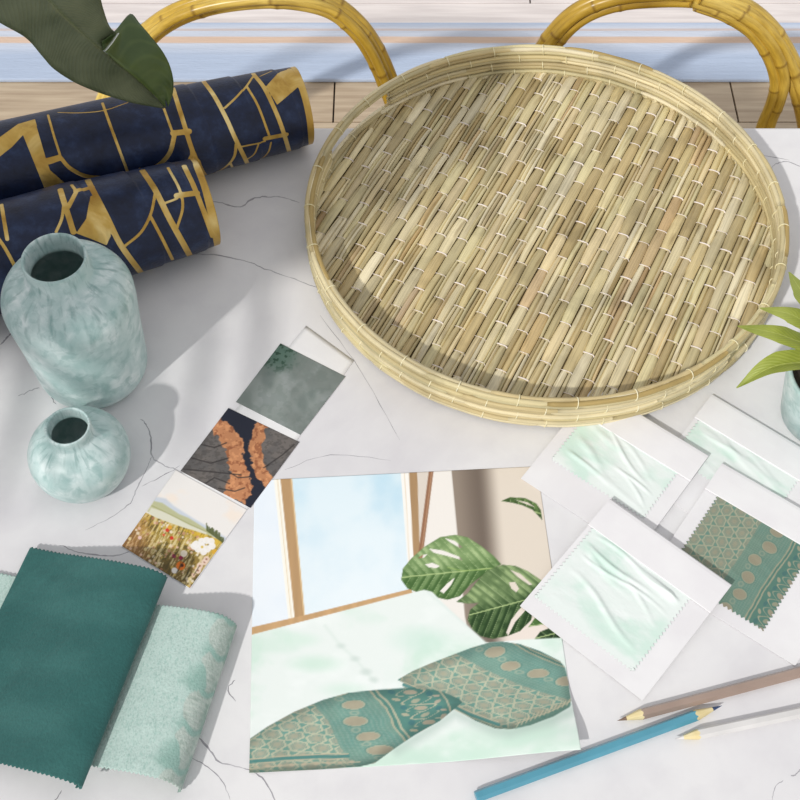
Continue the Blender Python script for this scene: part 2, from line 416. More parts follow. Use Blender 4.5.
def make_roll(label, pA, pB, rad, gold, loff):
    """pA: far left, pB: right end of the axis in the photo"""
    r_end, r_big, taper = rad
    A = at(*pA, r_big+.001); B = at(*pB, r_end+.001)
    ax = (A-B).normalized(); L = .53
    side = Vector((0, 0, 1)).cross(ax).normalized(); up = ax.cross(side).normalized()
    nu, nv = 620, 300
    u = np.linspace(0, L, nu); ph = np.linspace(0, 2*np.pi, nv, endpoint=False)
    U, V = np.meshgrid(u, ph, indexing='ij')
    Rr = r_end+(r_big-r_end)*np.minimum(U/taper, 1)
    spiral = (V/(2*np.pi))
    for k, u0 in enumerate((.016, .054, .094)):
        Rr = Rr+.0009*smooth(u0-.0006, u0+.0006, U+.006*np.cos(V))-.0009*smooth(u0, u0+.05, U)
    Bn, an, sn, un = map(np.array, (B, ax, side, up))
    P = Bn+U[..., None]*an+(Rr*np.cos(V))[..., None]*sn+(Rr*np.sin(V))[..., None]*un
    lift = max(0.0, TZ+.0008-P[..., 2].min())
    P[..., 2] += lift
    # facing test towards the eye
    N = np.cos(V)[..., None]*sn+np.sin(V)[..., None]*un
    eye = np.array([0, 0, H+TZ])
    front = ((eye-P)*N).sum(-1) > -.02
    qx, qy = proj(P)
    vis = front
    fx, fyy = qx[vis], qy[vis]; fu = U[vis]; fs = (V*r_big)[vis]
    def tosurf(x, y):
        i = np.argmin((fx-x)**2+(fyy-y)**2)
        a, v = fu[i], fs[i]/r_big
        best = (fx[i]-x)**2+(fyy[i]-y)**2
        def q(a, v):
            r = r_end+(r_big-r_end)*min(max(a, 0)/taper, 1)
            p = Bn+a*an+r*math.cos(v)*sn+r*math.sin(v)*un
            p[2] += lift
            return np.array(proj(p))
        for _ in range(12):
            p0 = q(a, v); J = np.stack([(q(a+1e-5, v)-p0)/1e-5, (q(a, v+1e-4)-p0)/1e-4], 1)
            st_ = np.linalg.solve(J.T@J+np.diag((1e2, 1.0)), J.T@(np.array([x, y])-p0))
            k = 1.0
            while k > .05:
                e = ((q(a+k*st_[0], v+k*st_[1])-[x, y])**2).sum()
                if e < best-1e-9: break
                k *= .5
            else: break
            a, v, best = a+k*st_[0], v+k*st_[1], e
        return a, v*r_big
    # keep s continuous across the seam: cut the seam on the hidden side
    cen = np.angle(np.exp(1j*V[vis]).mean())
    def wrapv(s): return (s/r_big-cen+np.pi) % (2*np.pi)-np.pi
    S = ((V-cen+np.pi) % (2*np.pi)-np.pi)*r_big
    def path(pts):
        D = []
        for (x0, y0), (x1, y1) in zip(pts, pts[1:]):
            n = max(2, int(math.hypot(x1-x0, y1-y0)/4))
            D += [(x0+(x1-x0)*k/n, y0+(y1-y0)*k/n) for k in range(n)]
        D.append(pts[-1]); out = []
        for x, y in D:
            a, s = tosurf(x, y); out.append((a, wrapv(s)*r_big))
        return out
    g = np.full(U.shape, 1.0)
    pxm = 1/1130.0
    for it in gold:
        if it[0] == 'L':
            C = [(p.x, p.y) for p in catmull([(x, y, 0) for x, y in it[2]], 5)]
            g = np.minimum(g, dline(U, S, path(C))-it[1]*.5*pxm)
        else:
            g = np.minimum(g, dpoly(U, S, path(list(it[1])+[it[1][0]])))
    g = np.minimum(g, np.abs(U-.0015)-.0028)
    # the same kind of pattern carried on round the hidden side
    for k, uu in enumerate((.06, .13, .2, .27, .34, .41, .48)):
        hid = np.where(np.abs(S) > 1.75*r_big, 0, 1)
        g = np.minimum(g, np.abs(U-uu-.0)-.0016+hid)
    for k in range(6):
        hid = np.where(np.abs(S) > 1.75*r_big, 0, 1)
        g = np.minimum(g, np.abs(np.hypot(U-.1-.07*k, np.abs(S)-np.pi*r_big)-.03)-.001+hid)
    for uu in (.36, .43, .5):
        g = np.minimum(g, np.where(U > loff, np.abs(U-uu-.012*np.sin(S*20))-.0022, 1))
    g = smooth(.0009, -.0009, g)
    # inner face
    P2 = Bn+u[:, None, None][[0, -1]]*an+(((Rr[[0, -1]]-.006)*np.cos(V[[0, -1]]))[..., None]*sn+((Rr[[0, -1]]-.006)*np.sin(V[[0, -1]]))[..., None]*un)
    vs = np.concatenate([P.reshape(-1, 3), P2.reshape(-1, 3)])
    fs_ = grid_faces(nu, nv, False, True)
    o2 = nu*nv
    fs2 = [(o2+k, o2+(k+1) % nv, o2+nv+(k+1) % nv, o2+nv+k) for k in range(nv)]
    for k in range(nv):
        k2 = (k+1) % nv
        fs2.append((k, k2, o2+k2, o2+k)); fs2.append((o2-nv+k2, o2-nv+k, o2+nv+k, o2+nv+k2))
    vals = np.concatenate([g.ravel(), np.zeros(2*nv)])
    o = mesh_obj('wallpaper_roll', vs, fs_+fs2, [m_roll, m_liner], None, True, fmat=[0]*len(fs_)+[1]*len(fs2), extra={'gold': vals})
    return tag(o, label, 'wallpaper roll', 'navy and gold wallpaper rolls')
def z3(pts): return [(x/5, y/5+40) for x, y in pts]
def z4(pts): return [(x/5+160, y/5+40) for x, y in pts]
def z5(pts): return [(x/3.478, y/3.478+150) for x, y in pts]
GA = [('P', z3([(-80, 500), (0, 485), (90, 420), (175, 395), (185, 430), (115, 475), (60, 535), (0, 582), (-80, 600)])),
      ('P', z3([(115, 475), (178, 415), (232, 600), (250, 650), (330, 720), (225, 748)])),
      ('P', z3([(225, 592), (300, 572), (310, 600), (240, 625)])),
      ('L', 2.2, z3([(240, 375), (270, 480), (305, 590)])), ('L', 3.6, z3([(305, 590), (350, 640), (430, 680), (550, 690)])),
      ('L', 2.6, z3([(512, 315), (560, 450), (640, 665)])), ('L', 1.2, z3([(290, 362), (400, 364), (520, 352), (640, 312)])),
      ('L', 3.4, z3([(700, 645), (760, 720)])),
      ('L', 4.4, z4([(65, 245), (120, 420), (165, 560), (235, 700)])), ('L', 5.4, z4([(65, 466), (145, 457)])),
      ('L', 2.4, z4([(20, 345), (60, 455)])), ('L', 4.4, z4([(72, 475), (50, 560), (0, 620), (-60, 650)])),
      ('P', z4([(145, 490), (165, 560), (200, 600), (235, 700), (205, 690), (150, 620), (130, 610), (150, 570)])),
      ('L', 4.2, z4([(215, 205), (270, 280), (330, 390), (380, 500), (450, 640)])),
      ('L', 2.2, z4([(465, 185), (430, 235), (380, 290), (325, 340)])), ('L', 2.4, z4([(435, 235), (490, 330), (545, 475)])),
      ('L', 4.2, z4([(465, 170), (520, 240), (570, 340), (610, 440), (650, 570)])), ('L', 1.4, z4([(500, 185), (560, 160)])),
      ('P', z4([(530, 235), (600, 160), (645, 145), (695, 230), (640, 280), (585, 325)])),
      ('L', 4.2, z4([(645, 145), (700, 230), (740, 380), (755, 535)])), ('L', 1.8, z4([(410, 530), (525, 505)])),
      ('L', 5, z4([(525, 492), (630, 470)])), ('L', 1.8, z4([(555, 510), (540, 560), (495, 605)])), ('L', 1.8, z4([(490, 520), (470, 565), (435, 592)])),
      ('L', 3, z4([(380, 520), (370, 580), (330, 630), (240, 688)])), ('L', 2.4, z4([(350, 612), (375, 660)]))]
GB = [('L', 4.8, z5([(680, 50), (715, 150), (755, 335)])), ('L', 4.6, z5([(640, 55), (680, 140), (740, 300)])),
      ('L', 5.6, z5([(615, 160), (685, 150)])), ('L', 2.2, z5([(575, 185), (615, 170)])),
      ('L', 2.6, z5([(585, 65), (625, 140), (635, 200), (615, 270)])), ('L', 5.4, z5([(495, 72), (540, 140), (590, 240), (660, 365)])),
      ('L', 2.6, z5([(540, 150), (525, 220), (490, 285), (435, 332)])), ('L', 3, z5([(525, 235), (560, 300), (600, 380)])),
      ('L', 5.2, z5([(305, 105), (370, 230), (420, 330), (490, 425)])),
      ('P', z5([(315, 160), (330, 160), (385, 270), (385, 300), (370, 330), (320, 310), (265, 290), (300, 240)])),
      ('L', 5, z5([(265, 145), (320, 130)])), ('L', 3, z5([(250, 125), (265, 145)])), ('L', 4, z5([(265, 150), (238, 200)])),
      ('L', 2.6, z5([(222, 190), (215, 240), (195, 285)])), ('L', 5, z5([(210, 140), (235, 220), (255, 285)])),
      ('L', 3.4, z5([(5, 190), (25, 310)])), ('L', 3, z5([(-60, 240), (10, 330), (60, 420)]))]
make_roll('navy wallpaper roll with gold art deco lines, the farther and longer of two', (0, 176), (303, 108), (.034, .0415, .16), GA, .31)
make_roll('navy wallpaper roll with gold art deco lines, nearer one behind the tall vase', (0, 260), (207, 204), (.0365, .0430, .11), GB, .23)

# ------------------------------------------------------------------ vases
m, nt, b = new_mat('mottled_aqua_ceramic')
v = objco(nt)
n1 = noise(nt, 48, 5, v, 1.0, .6)
vor = nd(nt, 'ShaderNodeTexVoronoi', feature='SMOOTH_F1'); vor.inputs['Scale'].default_value = 88
nz = nd(nt, 'ShaderNodeTexNoise'); nz.inputs['Scale'].default_value = 30; nt.links.new(v, nz.inputs[0])
nt.links.new(mixc(nt, .025, v, nz.outputs['Color']), vor.inputs['Vector'])
streak = noise(nt, 5.5, 3, objco(nt, (1, 1, 10), 'grain'), .5)
st_ = noise(nt, 7.0, 3, objco(nt, (1, 1, 8), 'grain'), .3)
spots = mixc(nt, ramp(nt, n1, [(.35, BW(0)), (.68, BW(1))]), rgba((180, 204, 202)), rgba((222, 233, 232)))
fine = ramp(nt, noise(nt, 105, 4, v, .6, .6), [(.50, BW(0)), (.66, BW(.6))])
spots = mixc(nt, fine, spots, rgba((138, 174, 171)))
spots = mixc(nt, ramp(nt, vor.outputs['Distance'], [(.22, BW(.0)), (.58, BW(.45))]), spots, rgba((148, 182, 178)))
dark = ramp(nt, st_, [(.52, BW(0)), (.72, BW(.7))])
wgt = nd(nt, 'ShaderNodeAttribute', attribute_name='paint').outputs['Fac']
dk_ = nd(nt, 'ShaderNodeMath', operation='MULTIPLY'); nt.links.new(dark, dk_.inputs[0]); nt.links.new(wgt, dk_.inputs[1])
spots = mixc(nt, dk_.outputs[0], spots, rgba((112, 150, 147)))
nt.links.new(spots, b.inputs['Base Color']); b.inputs['Roughness'].default_value = .38
bump(nt, noise(nt, 120, 3, v), b, .12, .0008)
m_vase = m
def vase(name, label, base_px, prof):
    c = at(*base_px); mb = MB()
    P = [(p.x, p.y) for p in catmull([(r, z, 0) for r, z in prof], 6)]
    P = [(max(r, .0001), max(z, 0)) for r, z in P]
    mb.lathe(P, 96)
    h = max(p[1] for p in P)
    wts = [.18+.82*float(smooth(.55, .78, p[1]/h)) for p in P]
    mb.c = [(w_, w_, w_) for w_ in wts for _ in range(96)]
    o = mb.build(name, m_vase)
    o.location = c
    return tag(o, label, 'vase', 'mottled aqua vases')
vase('ceramic_vase', 'tall mottled aqua ceramic vase with a narrow neck beside the navy roll', (96, 371),
     [(0, 0), (.028, 0), (.036, .002), (.0420, .010), (.0437, .03), (.0455, .06), (.0477, .088), (.0468, .101), (.040, .1125), (.029, .119), (.0238, .122), (.0226, .129), (.0230, .1365), (.0224, .139), (.0207, .1375), (.0198, .130), (.020, .122), (.030, .112), (.042, .095), (.042, .06), (.039, .012), (.03, .005), (0, .0045)])
vase('ceramic_vase', 'small squat mottled aqua ceramic vase in front of the tall one', (87, 471),
     [(0, 0), (.020, 0), (.027, .002), (.033, .010), (.0365, .022), (.0355, .034), (.029, .044), (.020, .0505), (.0163, .0535), (.0158, .058), (.0162, .0625), (.0155, .064), (.0142, .063), (.0137, .058), (.0138, .053), (.02, .047), (.03, .037), (.034, .023), (.030, .010), (.02, .005), (0, .0045)])

# ------------------------------------------------------------------ woven tray
TC = Vector((.121, .683, TZ)); TR = .2; WH = .0335
tray = thing('woven_tray', 'round woven reed tray with a low rim and cut-out handles on the marble table', 'tray', TC)
m, nt, b = new_mat('dried_reed')
a = nd(nt, 'ShaderNodeAttribute', attribute_name='paint').outputs['Color']
g = objco(nt, (900, 14, 1), 'grain')
f1 = ramp(nt, noise(nt, 1, 5, g, 0, .6), [(.3, BW(.72)), (.5, BW(1.0)), (.75, BW(1.14))])
c = mixc(nt, 1.0, a, f1, 'MULTIPLY')
f2 = ramp(nt, noise(nt, 1, 3, objco(nt, (260, 26, 1), 'grain')), [(.58, BW(0)), (.72, BW(.5))])
c = mixc(nt, f2, c, rgba((132, 108, 66)))
f3 = ramp(nt, noise(nt, 26, 4, objco(nt), .4), [(.32, BW(.80)), (.52, BW(1.03))])
c = mixc(nt, 1.0, c, f3, 'MULTIPLY')
nt.links.new(c, b.inputs['Base Color']); b.inputs['Roughness'].default_value = .5; b.inputs['Specular IOR Level'].default_value = .35
bump(nt, noise(nt, 1, 4, objco(nt, (1400, 12, 1), 'grain')), b, .35, .0006)
m_reed = m
m_thread = two_tone('white_thread', (226, 214, 206), (240, 230, 224), 200, .7)
pal = [(206, 192, 148), (214, 200, 160), (222, 208, 168), (198, 182, 136), (208, 196, 152), (200, 182, 136), (226, 214, 180), (188, 168, 122), (212, 194, 152)]
brown = [(186, 142, 102), (172, 138, 92), (150, 126, 78)]
dS = Vector((.44, .90, 0)).normalized(); dW = Vector((dS.y, -dS.x, 0))
CP, CL = .0093, .043
mb = MB(); th = MB()
ri = TR-.0065
ncol = int(ri/CP)+1
for ci in range(-ncol, ncol+1):
    wc = ci*CP
    colbias = rnd.random()
    stain = 0.30 if rnd.random() < .85 else .75
    base_off = (CL/2 if ci % 2 else 0)+ci*.0000+rnd.uniform(-.002, .002)
    nreed = rnd.choice((1, 2, 2, 3))
    k0 = int(-ri/CL)-2
    for ck in range(k0, -k0+1):
        s0 = ck*CL+base_off; s1 = s0+CL
        r = rnd.random()
        nreed = rnd.choice((1, 1, 2, 2, 2, 3))
        edges = [0]+sorted(rnd.uniform(.25, .75) if nreed == 2 else (.33*(q+1)+rnd.uniform(-.06, .06)) for q in range(nreed-1))+[1]
        hgt = rnd.uniform(.0010, .0024)
        for ea, eb in zip(edges, edges[1:]):
            c0 = np.array(rnd.choice(pal), float)
            if rnd.random() < .05*(1 if stain < .5 else 5): c0 = c0*.62+np.array(rnd.choice(brown), float)*.38
            c0 = c0*rnd.uniform(.9, 1.06)
            col = tuple(lin(np.clip(c0, 0, 255)))
            w0 = wc-CP/2*.97+ea*CP*.97; w1 = wc-CP/2*.97+eb*CP*.97
            seedx = rnd.uniform(0, 50); tilt = rnd.uniform(-.0004, .0004); wob = rnd.uniform(-.0005, .0005)
            ns, nw = 13, 6
            ss = np.linspace(s0-.0012, s1+.0012, ns); vs = []; gr = []
            for i, s in enumerate(ss):
                t = (s-s0)/CL; bow = max(0., math.sin(math.pi*min(max(t, 0), 1)))**.45
                pinch = 1-.10*(1-bow)
                for j in range(nw):
                    q = j/(nw-1); ww = (w0+w1)/2+((w0-w1)/2+(w1-w0)*q)*pinch+wob*bow
                    z = .0032+hgt*bow+.0011*(math.sin(math.pi*q)**.6)+tilt*(q-.5)-(.0012 if j in (0, nw-1) else 0)
                    P = dW*ww+dS*s
                    rr = math.hypot(P.x, P.y)
                    if rr > ri: P = P*(ri/rr)
                    vs.append((TC.x+P.x, TC.y+P.y, TZ+z)); gr.append((ww+seedx, s+seedx, 0))
            cen = dW*((w0+w1)/2)+dS*((s0+s1)/2)
            if cen.length > ri+.022: continue
            mb.add(vs, grid_faces(ns, nw), 0, col, gr)
        P = dW*wc+dS*s0
        if P.length < ri-.004:
            C = Vector((TC.x+P.x, TC.y+P.y, 0))
            off = Vector((0, 0, 0))
            tt = [C-dW*CP*.52+dS*.0006+Vector((0, 0, TZ+.0030)), C-dW*CP*.40+Vector((0, 0, TZ+.0042)), C+Vector((0, 0, TZ+.0046)), C+dW*CP*.40+Vector((0, 0, TZ+.0042)), C+dW*CP*.52-dS*.0006+Vector((0, 0, TZ+.0030))]
            th.tube(catmull(tt, 3), rnd.choice((.00025, .00032, .00036, .0006)), 0, 6)
# dark underside sheet closing the weave
und = [(TC.x, TC.y, TZ+.0018)]+[(TC.x+ri*math.cos(k*math.pi/60), TC.y+ri*math.sin(k*math.pi/60), TZ+.0018) for k in range(120)]
mb.add(und, [(0, k+1, (k+1) % 120+1) for k in range(120)], 0, tuple(lin((120, 100, 62))))
mb.build('woven_base', m_reed, tray)
th.build('stitching_thread', m_thread, tray)
# the side wall: four stacked bundles of reeds, with two handle openings
def arc(a0, a1, r, z, n, jit=.0):
    out = []
    for k in range(n+1):
        a = a0+(a1-a0)*k/n
        out.append((TC.x+r*math.cos(a), TC.y+r*math.sin(a), TZ+z+jit*math.sin(a*23+r*900)))
    return out
hp = at(352, 122, .02); ha = math.atan2(hp.y-TC.y, hp.x-TC.x)
hw = .235
wall = MB(); rimm = MB()
NB = 4; bh = WH/NB
def bundle(mbx, z0, h, full, bi):
    """one bundle: strips lying side by side, inner and outer"""
    for r_, zz, rad, fl in ((TR-.0018, .30, h*.25, .8), (TR-.0014, .70, h*.25, .8), (TR-.0050, .32, h*.25, .8), (TR-.0050, .70, h*.25, .8), (TR-.0034, .50, h*.36, .7)):
        segs = [(0, 2*math.pi)] if full else [(ha+hw, ha+math.pi-hw), (ha+math.pi+hw, ha+2*math.pi-hw)]
        for a0, a1 in segs:
            # strips of limited length, each of its own colour
            a = a0
            while a < a1-1e-6:
                b_ = min(a1, a+rnd.uniform(.35, .9))
                if a1-b_ < .12: b_ = a1
                c0 = np.array(rnd.choice(pal[:7]), float)*rnd.uniform(.93, 1.07)
                if rnd.random() < .10: c0 = np.array((176, 152, 96), float)
                n = max(4, int((b_-a)/.03))
                pts = arc(a-.01, b_+.01 if b_ < a1 else b_, r_, z0+zz*h, n, .0003)
                R = [rad*(.6 if i in (0, n) else 1) for i in range(n+1)]
                mbx.tube(pts, R, 0, 7, False, tuple(lin(np.clip(c0, 0, 255))), True, up=(0, 0, 1))
                a = b_
for bi in range(NB-1):
    bundle(wall, .0005+bi*bh, bh, bi == 0, bi)
bundle(rimm, .0005+(NB-1)*bh, bh, True, 3)
m_tie = two_tone('pale_reed_tie', (232, 222, 178), (240, 232, 200), 90, .55)
for bi in range(NB):
    nt_ = 27
    for k in range(nt_):
        a = 2*math.pi*(k+(.5 if bi % 2 else 0))/nt_+rnd.uniform(-.01, .01)
        da = abs((a-ha+math.pi/2) % math.pi-math.pi/2)
        if bi in (1, 2) and da < hw: continue
        z0 = .0005+bi*bh
        pts = []
        for q in range(14):
            t = 2*math.pi*q/14
            rr = TR-.0034+.0043*math.cos(t); zz = z0+bh*.5+bh*.54*math.sin(t)
            pts.append((TC.x+rr*math.cos(a+.004*math.sin(t)), TC.y+rr*math.sin(a+.004*math.sin(t)), TZ+max(zz, .0004)))
        (rimm if bi == NB-1 else wall).tube(pts, .00045, 1, 5, True)
wall.build('side_wall', [m_reed, m_tie], tray); rimm.build('top_rim', [m_reed, m_tie], tray)
tl = math.radians(.55); tray.rotation_euler = (-tl, 0, 0); tray.location = TC+Vector((0, 0, .2*math.sin(tl)))

# ------------------------------------------------------------------ printed papers
def paper(name, quad, z0, res, paintfn, mat_, lift=None, parent=None, thick=.00025, aa=.5):
    """a printed sheet: quad = TL, TR, BR, BL in the photo; colours per point of a fine grid"""
    Q = [np.array(at(x, y, z0)) for x, y in quad]
    nu = max(2, int(np.linalg.norm(Q[1]-Q[0])/res)); nv = max(2, int(np.linalg.norm(Q[3]-Q[0])/res))
    s, t = np.meshgrid(np.linspace(0, 1, nu), np.linspace(0, 1, nv), indexing='ij')
    P = ((1-s)*(1-t))[..., None]*Q[0]+(s*(1-t))[..., None]*Q[1]+(s*t)[..., None]*Q[2]+((1-s)*t)[..., None]*Q[3]
    x, y = proj(P)
    pc = paintfn(x, y) if paintfn else np.ones(x.shape+(3,))*245
    if lift: P[..., 2] += lift(s, t)
    n = nu*nv
    V = np.concatenate([P.reshape(-1, 3), P.reshape(-1, 3)-np.array([0, 0, thick])])
    fs = grid_faces(nu, nv)
    fs = [f[::-1] for f in fs]
    idx = np.arange(n).reshape(nu, nv)
    loop = list(idx[:, 0])+list(idx[-1, 1:])+list(idx[-2::-1, -1])+list(idx[0, -2:0:-1])
    fm = [0]*len(fs)
    side = [(loop[i], loop[(i+1) % len(loop)], loop[(i+1) % len(loop)]+n, loop[i]+n) for i in range(len(loop))]
    bot = [tuple(q+n for q in f[::-1]) for f in fs]
    fs = fs+side+bot; fm += [1]*(len(side)+len(bot))
    cols = np.concatenate([lin(np.clip(pc, 0, 255)).reshape(-1, 3), np.ones((n, 3))*.85])
    return mesh_obj(name, V, fs, [mat_, m_paper], parent, True, cols=cols, fmat=fm)
m_paper = two_tone('white_paper', (228, 227, 228), (233, 232, 232), 40, .65, spec=.3)
m_print = painted('printed_ink', .45, 0, spec=.3)

def textile(a, b, mute=0.0):
    """teal and tan block-printed cloth; a runs across its bands (lattice, stripes with drops, border), b along them; in mm"""
    a = a+1.6*(fbm(a, b, .06, 51)-.5)*2; b = b+1.6*(fbm(a, b, .06, 55)-.5)*2
    p = Paint(a, b, (100, 146, 137), .35)
    n = fbm(a, b, .09, 31)
    p.m(.5*smooth(.35, .7, n), (122, 152, 136))
    la = smooth(40, 39, a)
    u = a/9.0; v = b/10.0
    row = np.floor(u); sh = np.where(row % 2 == 0, 0, .5)
    fu = u-row-.5; fv = (v+sh)-np.floor(v+sh)-.5
    an = np.arctan2(fv, fu); d = np.sqrt(fu**2+(fv*.95)**2)*(1+.07*np.cos(6*an))
    p.m(la*smooth(.37, .31, d), (164, 160, 142))
    p.m(la*smooth(.085, .045, np.abs(d-.44)), (190, 184, 160))
    p.m(la*smooth(.045, .02, np.abs(d-.25))*.5, (124, 148, 136))
    p.m(la*smooth(.16, .10, d)*.6, (174, 162, 138))
    st = smooth(39, 40, a)*smooth(66, 65, a)
    p.m(st*.55*(np.sin(a*2*np.pi/2.1) > .2), (134, 160, 150))
    p.m(st*.3*(np.sin(b*2*np.pi/1.7) > .5), (86, 124, 116))
    for k in range(-8, 14):
        cx = 53+2.2*math.sin(k*2.1); cy = k*15+4
        e = np.sqrt(((a-cx)/4.6)**2+((b-cy)/3.9)**2)
        p.m(smooth(1.42, 1.3, e), (92, 134, 126)); p.m(smooth(1.22, 1.15, e), (172, 168, 146))
        p.m(smooth(1.05, .95, e), (172, 154, 132))
        e2 = np.sqrt(((a-cx+2)/2.2)**2+((b-cy-7.5)/2.4)**2)
        p.m(smooth(1.1, .9, e2)*.8, (156, 168, 150)); p.m(smooth(.6, .4, e2)*.8, (100, 140, 132))
    bo = smooth(65.5, 66.5, a)
    p.m(bo, (70, 122, 115))
    for q in (66.5, 69, 93): p.m(smooth(.7, .35, np.abs(a-q)), (178, 172, 148))
    wv = np.abs(a-81-6.5*np.sin(b*2*np.pi/15)); p.m(bo*smooth(.9, .4, wv), (182, 174, 150))
    wv = np.abs(a-81+6.5*np.sin(b*2*np.pi/15)); p.m(bo*smooth(.8, .3, wv)*.9, (170, 170, 148))
    for k in range(-8, 16):
        for (da, db, ra, rb, an_, c) in ((81, 3.75, 3.0, 2.0, .4, (176, 158, 138)), (81, 11.2, 2.4, 1.6, -.5, (166, 160, 138)), (73, 7, 2.2, 1.2, .9, (180, 170, 146)), (89, 1.5, 2.2, 1.2, -.8, (176, 158, 140)), (74, 0, 1.5, 2.2, .2, (52, 106, 112)), (88, 8, 1.5, 2.4, .3, (52, 106, 112)), (90, 11, 1.8, 1.0, .6, (182, 164, 146))):
            x_, y_ = a-da, b-(k*15+db); c_, s_ = math.cos(an_), math.sin(an_)
            e = np.sqrt(((x_*c_+y_*s_)/ra)**2+((-x_*s_+y_*c_)/rb)**2)
            p.m(bo*smooth(1.15, .85, e), c)
    if mute: p.c = p.c*(1-mute)+np.array((112, 124, 106))*mute
    return p.c

def bedroom(x, y):
    p = Paint(x, y, (238, 233, 226), .6)
    n1 = fbm(x, y, .018, 3); n2 = fbm(x, y, .05, 8)
    # window panes
    sky = np.zeros(x.shape+(3,))
    t = smooth(470, 600, y)[..., None]
    sky = np.array((182, 218, 236))*(1-t)+np.array((222, 237, 245))*t
    cl = smooth(.30, .66, fbm(x, y, .012, 63)*.65+n2*.2+n1*.15)[..., None]
    cl = cl*.72; sky = sky*(1-cl)+np.array((240, 247, 249))*cl
    mk = smooth(.6, -.6, dpoly(x, y, [(291, 470), (402, 464), (413, 594), (305, 620)]))
    p.m(mk, sky)
    mk = smooth(.6, -.6, dpoly(x, y, [(245, 470), (275, 470), (292, 624), (245, 632)]))
    p.m(mk, np.array((238, 244, 249)))
    p.m(mk*cl[..., 0]*.5, np.array((222, 234, 246)))
    p.poly([(273, 470), (280, 470), (296, 622), (289, 624)], (250, 246, 234))
    p.line([(276.5, 470), (292, 622)], .8, (226, 208, 176))
    wood = np.array((186, 150, 108))*(1+.10*(fbm(x*.4, y*.03, .6, 5)-.5))[..., None]
    p.m(smooth(.5, -.5, dpoly(x, y, [(279.5, 470), (291, 470), (305, 618), (295, 621)])), wood)
    p.line([(290.5, 470), (304.5, 618)], 1.3, (226, 196, 150))
    p.poly([(400, 465), (408.6, 465), (415, 580), (410, 592)], (248, 245, 238))
    p.line([(404, 465), (411, 588)], .7, (228, 212, 188))
    p.m(smooth(.5, -.5, dpoly(x, y, [(408.6, 465), (417, 465), (421, 552), (414.5, 575)])), wood*.93)
    p.poly([(417, 465), (430, 465), (420, 560)], (222, 212, 200))
    p.m(smooth(.5, -.5, dpoly(x, y, [(245, 629), (304, 615.5), (411, 589), (413, 594), (305, 621), (245, 637)])), wood*1.08)
    # wall on the right
    p.poly([(434, 460), (452, 460), (467, 620), (420, 620)], (240, 235, 228))
    dk = smooth(.7, -.7, dpoly(x, y, [(450.5, 460), (600, 455), (600, 660), (470, 640), (465, 617)]))
    e = x-(y-470)*.085
    g = smooth(476, 500, e)[..., None]; g2 = smooth(450, 479, e)[..., None]
    cw = (np.array((150, 136, 122))*(1-g2)+np.array((116, 103, 92))*g2)*(1-g)+np.array((226, 215, 200))*g
    g3 = smooth(560, 640, y)[..., None]*g
    cw = cw*(1-g3)+np.array((236, 224, 214))*g3
    p.m(dk, cw)
    # leaning stick
    p.poly([(429.5, 466), (434.2, 466), (418.2, 592), (413.6, 591)], (150, 108, 80))
    p.line([(432.4, 466), (416.8, 591)], .9, (186, 146, 114))
    Z = lambda pts: [(380+a/4, 460+b/4) for a, b in pts]
    def leaf(outline, c_d, c_l, ax0, ax1, holes, dark=0):
        d = dpoly(x, y, Z(outline)); mk = smooth(.5, -.5, d)
        (x0, y0), (x1, y1) = Z([ax0, ax1])
        L = math.hypot(x1-x0, y1-y0); ex, ey = (x1-x0)/L, (y1-y0)/L
        s = (x-x0)*ex+(y-y0)*ey; q = -(x-x0)*ey+(y-y0)*ex
        ph = s-np.abs(q)*.75
        band = (.5+.5*np.sin(ph*2*np.pi/8.5))*smooth(.25, .7, fbm(x, y, .11, 71))
        lightside = smooth(-6, 16, q)
        k = np.clip(.12+.4*band+.5*lightside*(.5+.8*fbm(x, y, .05, 73))-dark, 0, 1)[..., None]
        col = np.array(c_d)*(1-k)+np.array(c_l)*k
        for hl in holes: mk = mk*smooth(-.4, .4, dpoly(x, y, Z(hl)))
        p.m(mk, col)
        p.m(mk*smooth(.8, .3, np.abs(q))*.8, (196, 216, 150))
        p.m(mk*smooth(.45, .15, np.abs(((ph/8.5) % 1)-.5)*8.5)*.45, (206, 222, 170))
        p.m(mk*smooth(-.9, 0, d)*.3, (60, 84, 40))
    leaf([(85, 480), (92, 435), (125, 395), (175, 350), (240, 310), (300, 300), (350, 310), (405, 345), (455, 385), (485, 418), (440, 440), (400, 470), (360, 500), (320, 545), (270, 560), (215, 548), (165, 535), (110, 515)],
         (54, 90, 38), (184, 206, 150), (480, 430), (90, 470),
         [[(195, 355), (250, 362), (318, 388), (330, 402), (270, 385), (215, 372)], [(180, 418), (210, 412), (240, 425), (225, 434), (195, 430)], [(258, 312), (300, 325), (330, 350), (318, 352), (280, 330)],
          [(240, 525), (272, 492), (300, 470), (285, 500), (255, 535)], [(150, 395), (170, 380), (190, 378), (175, 392)]])
    p.line(Z([(480, 432), (330, 445), (270, 430)]), .8, (150, 180, 100))
    leaf([(485, 165), (520, 150), (580, 153), (625, 175), (642, 200), (648, 240), (610, 200), (570, 182), (530, 172)], (34, 58, 24), (120, 150, 84), (640, 215), (485, 165), [[(540, 160), (590, 170), (620, 190), (580, 176)]])
    leaf([(350, 640), (360, 600), (395, 572), (350, 575), (305, 568), (350, 535), (385, 490), (430, 440), (490, 420), (540, 424), (590, 445), (645, 482), (680, 540), (620, 560), (600, 580), (612, 595), (605, 640), (560, 685), (510, 705), (450, 716), (400, 705), (370, 680)],
         (38, 66, 30), (176, 198, 140), (640, 545), (360, 620),
         [[(515, 490), (540, 488), (556, 515), (545, 530), (525, 515)], [(580, 575), (555, 600), (525, 640), (505, 690), (512, 705), (540, 650), (575, 610), (590, 590)], [(520, 440), (560, 455), (610, 500), (595, 500), (550, 468)]], .12)
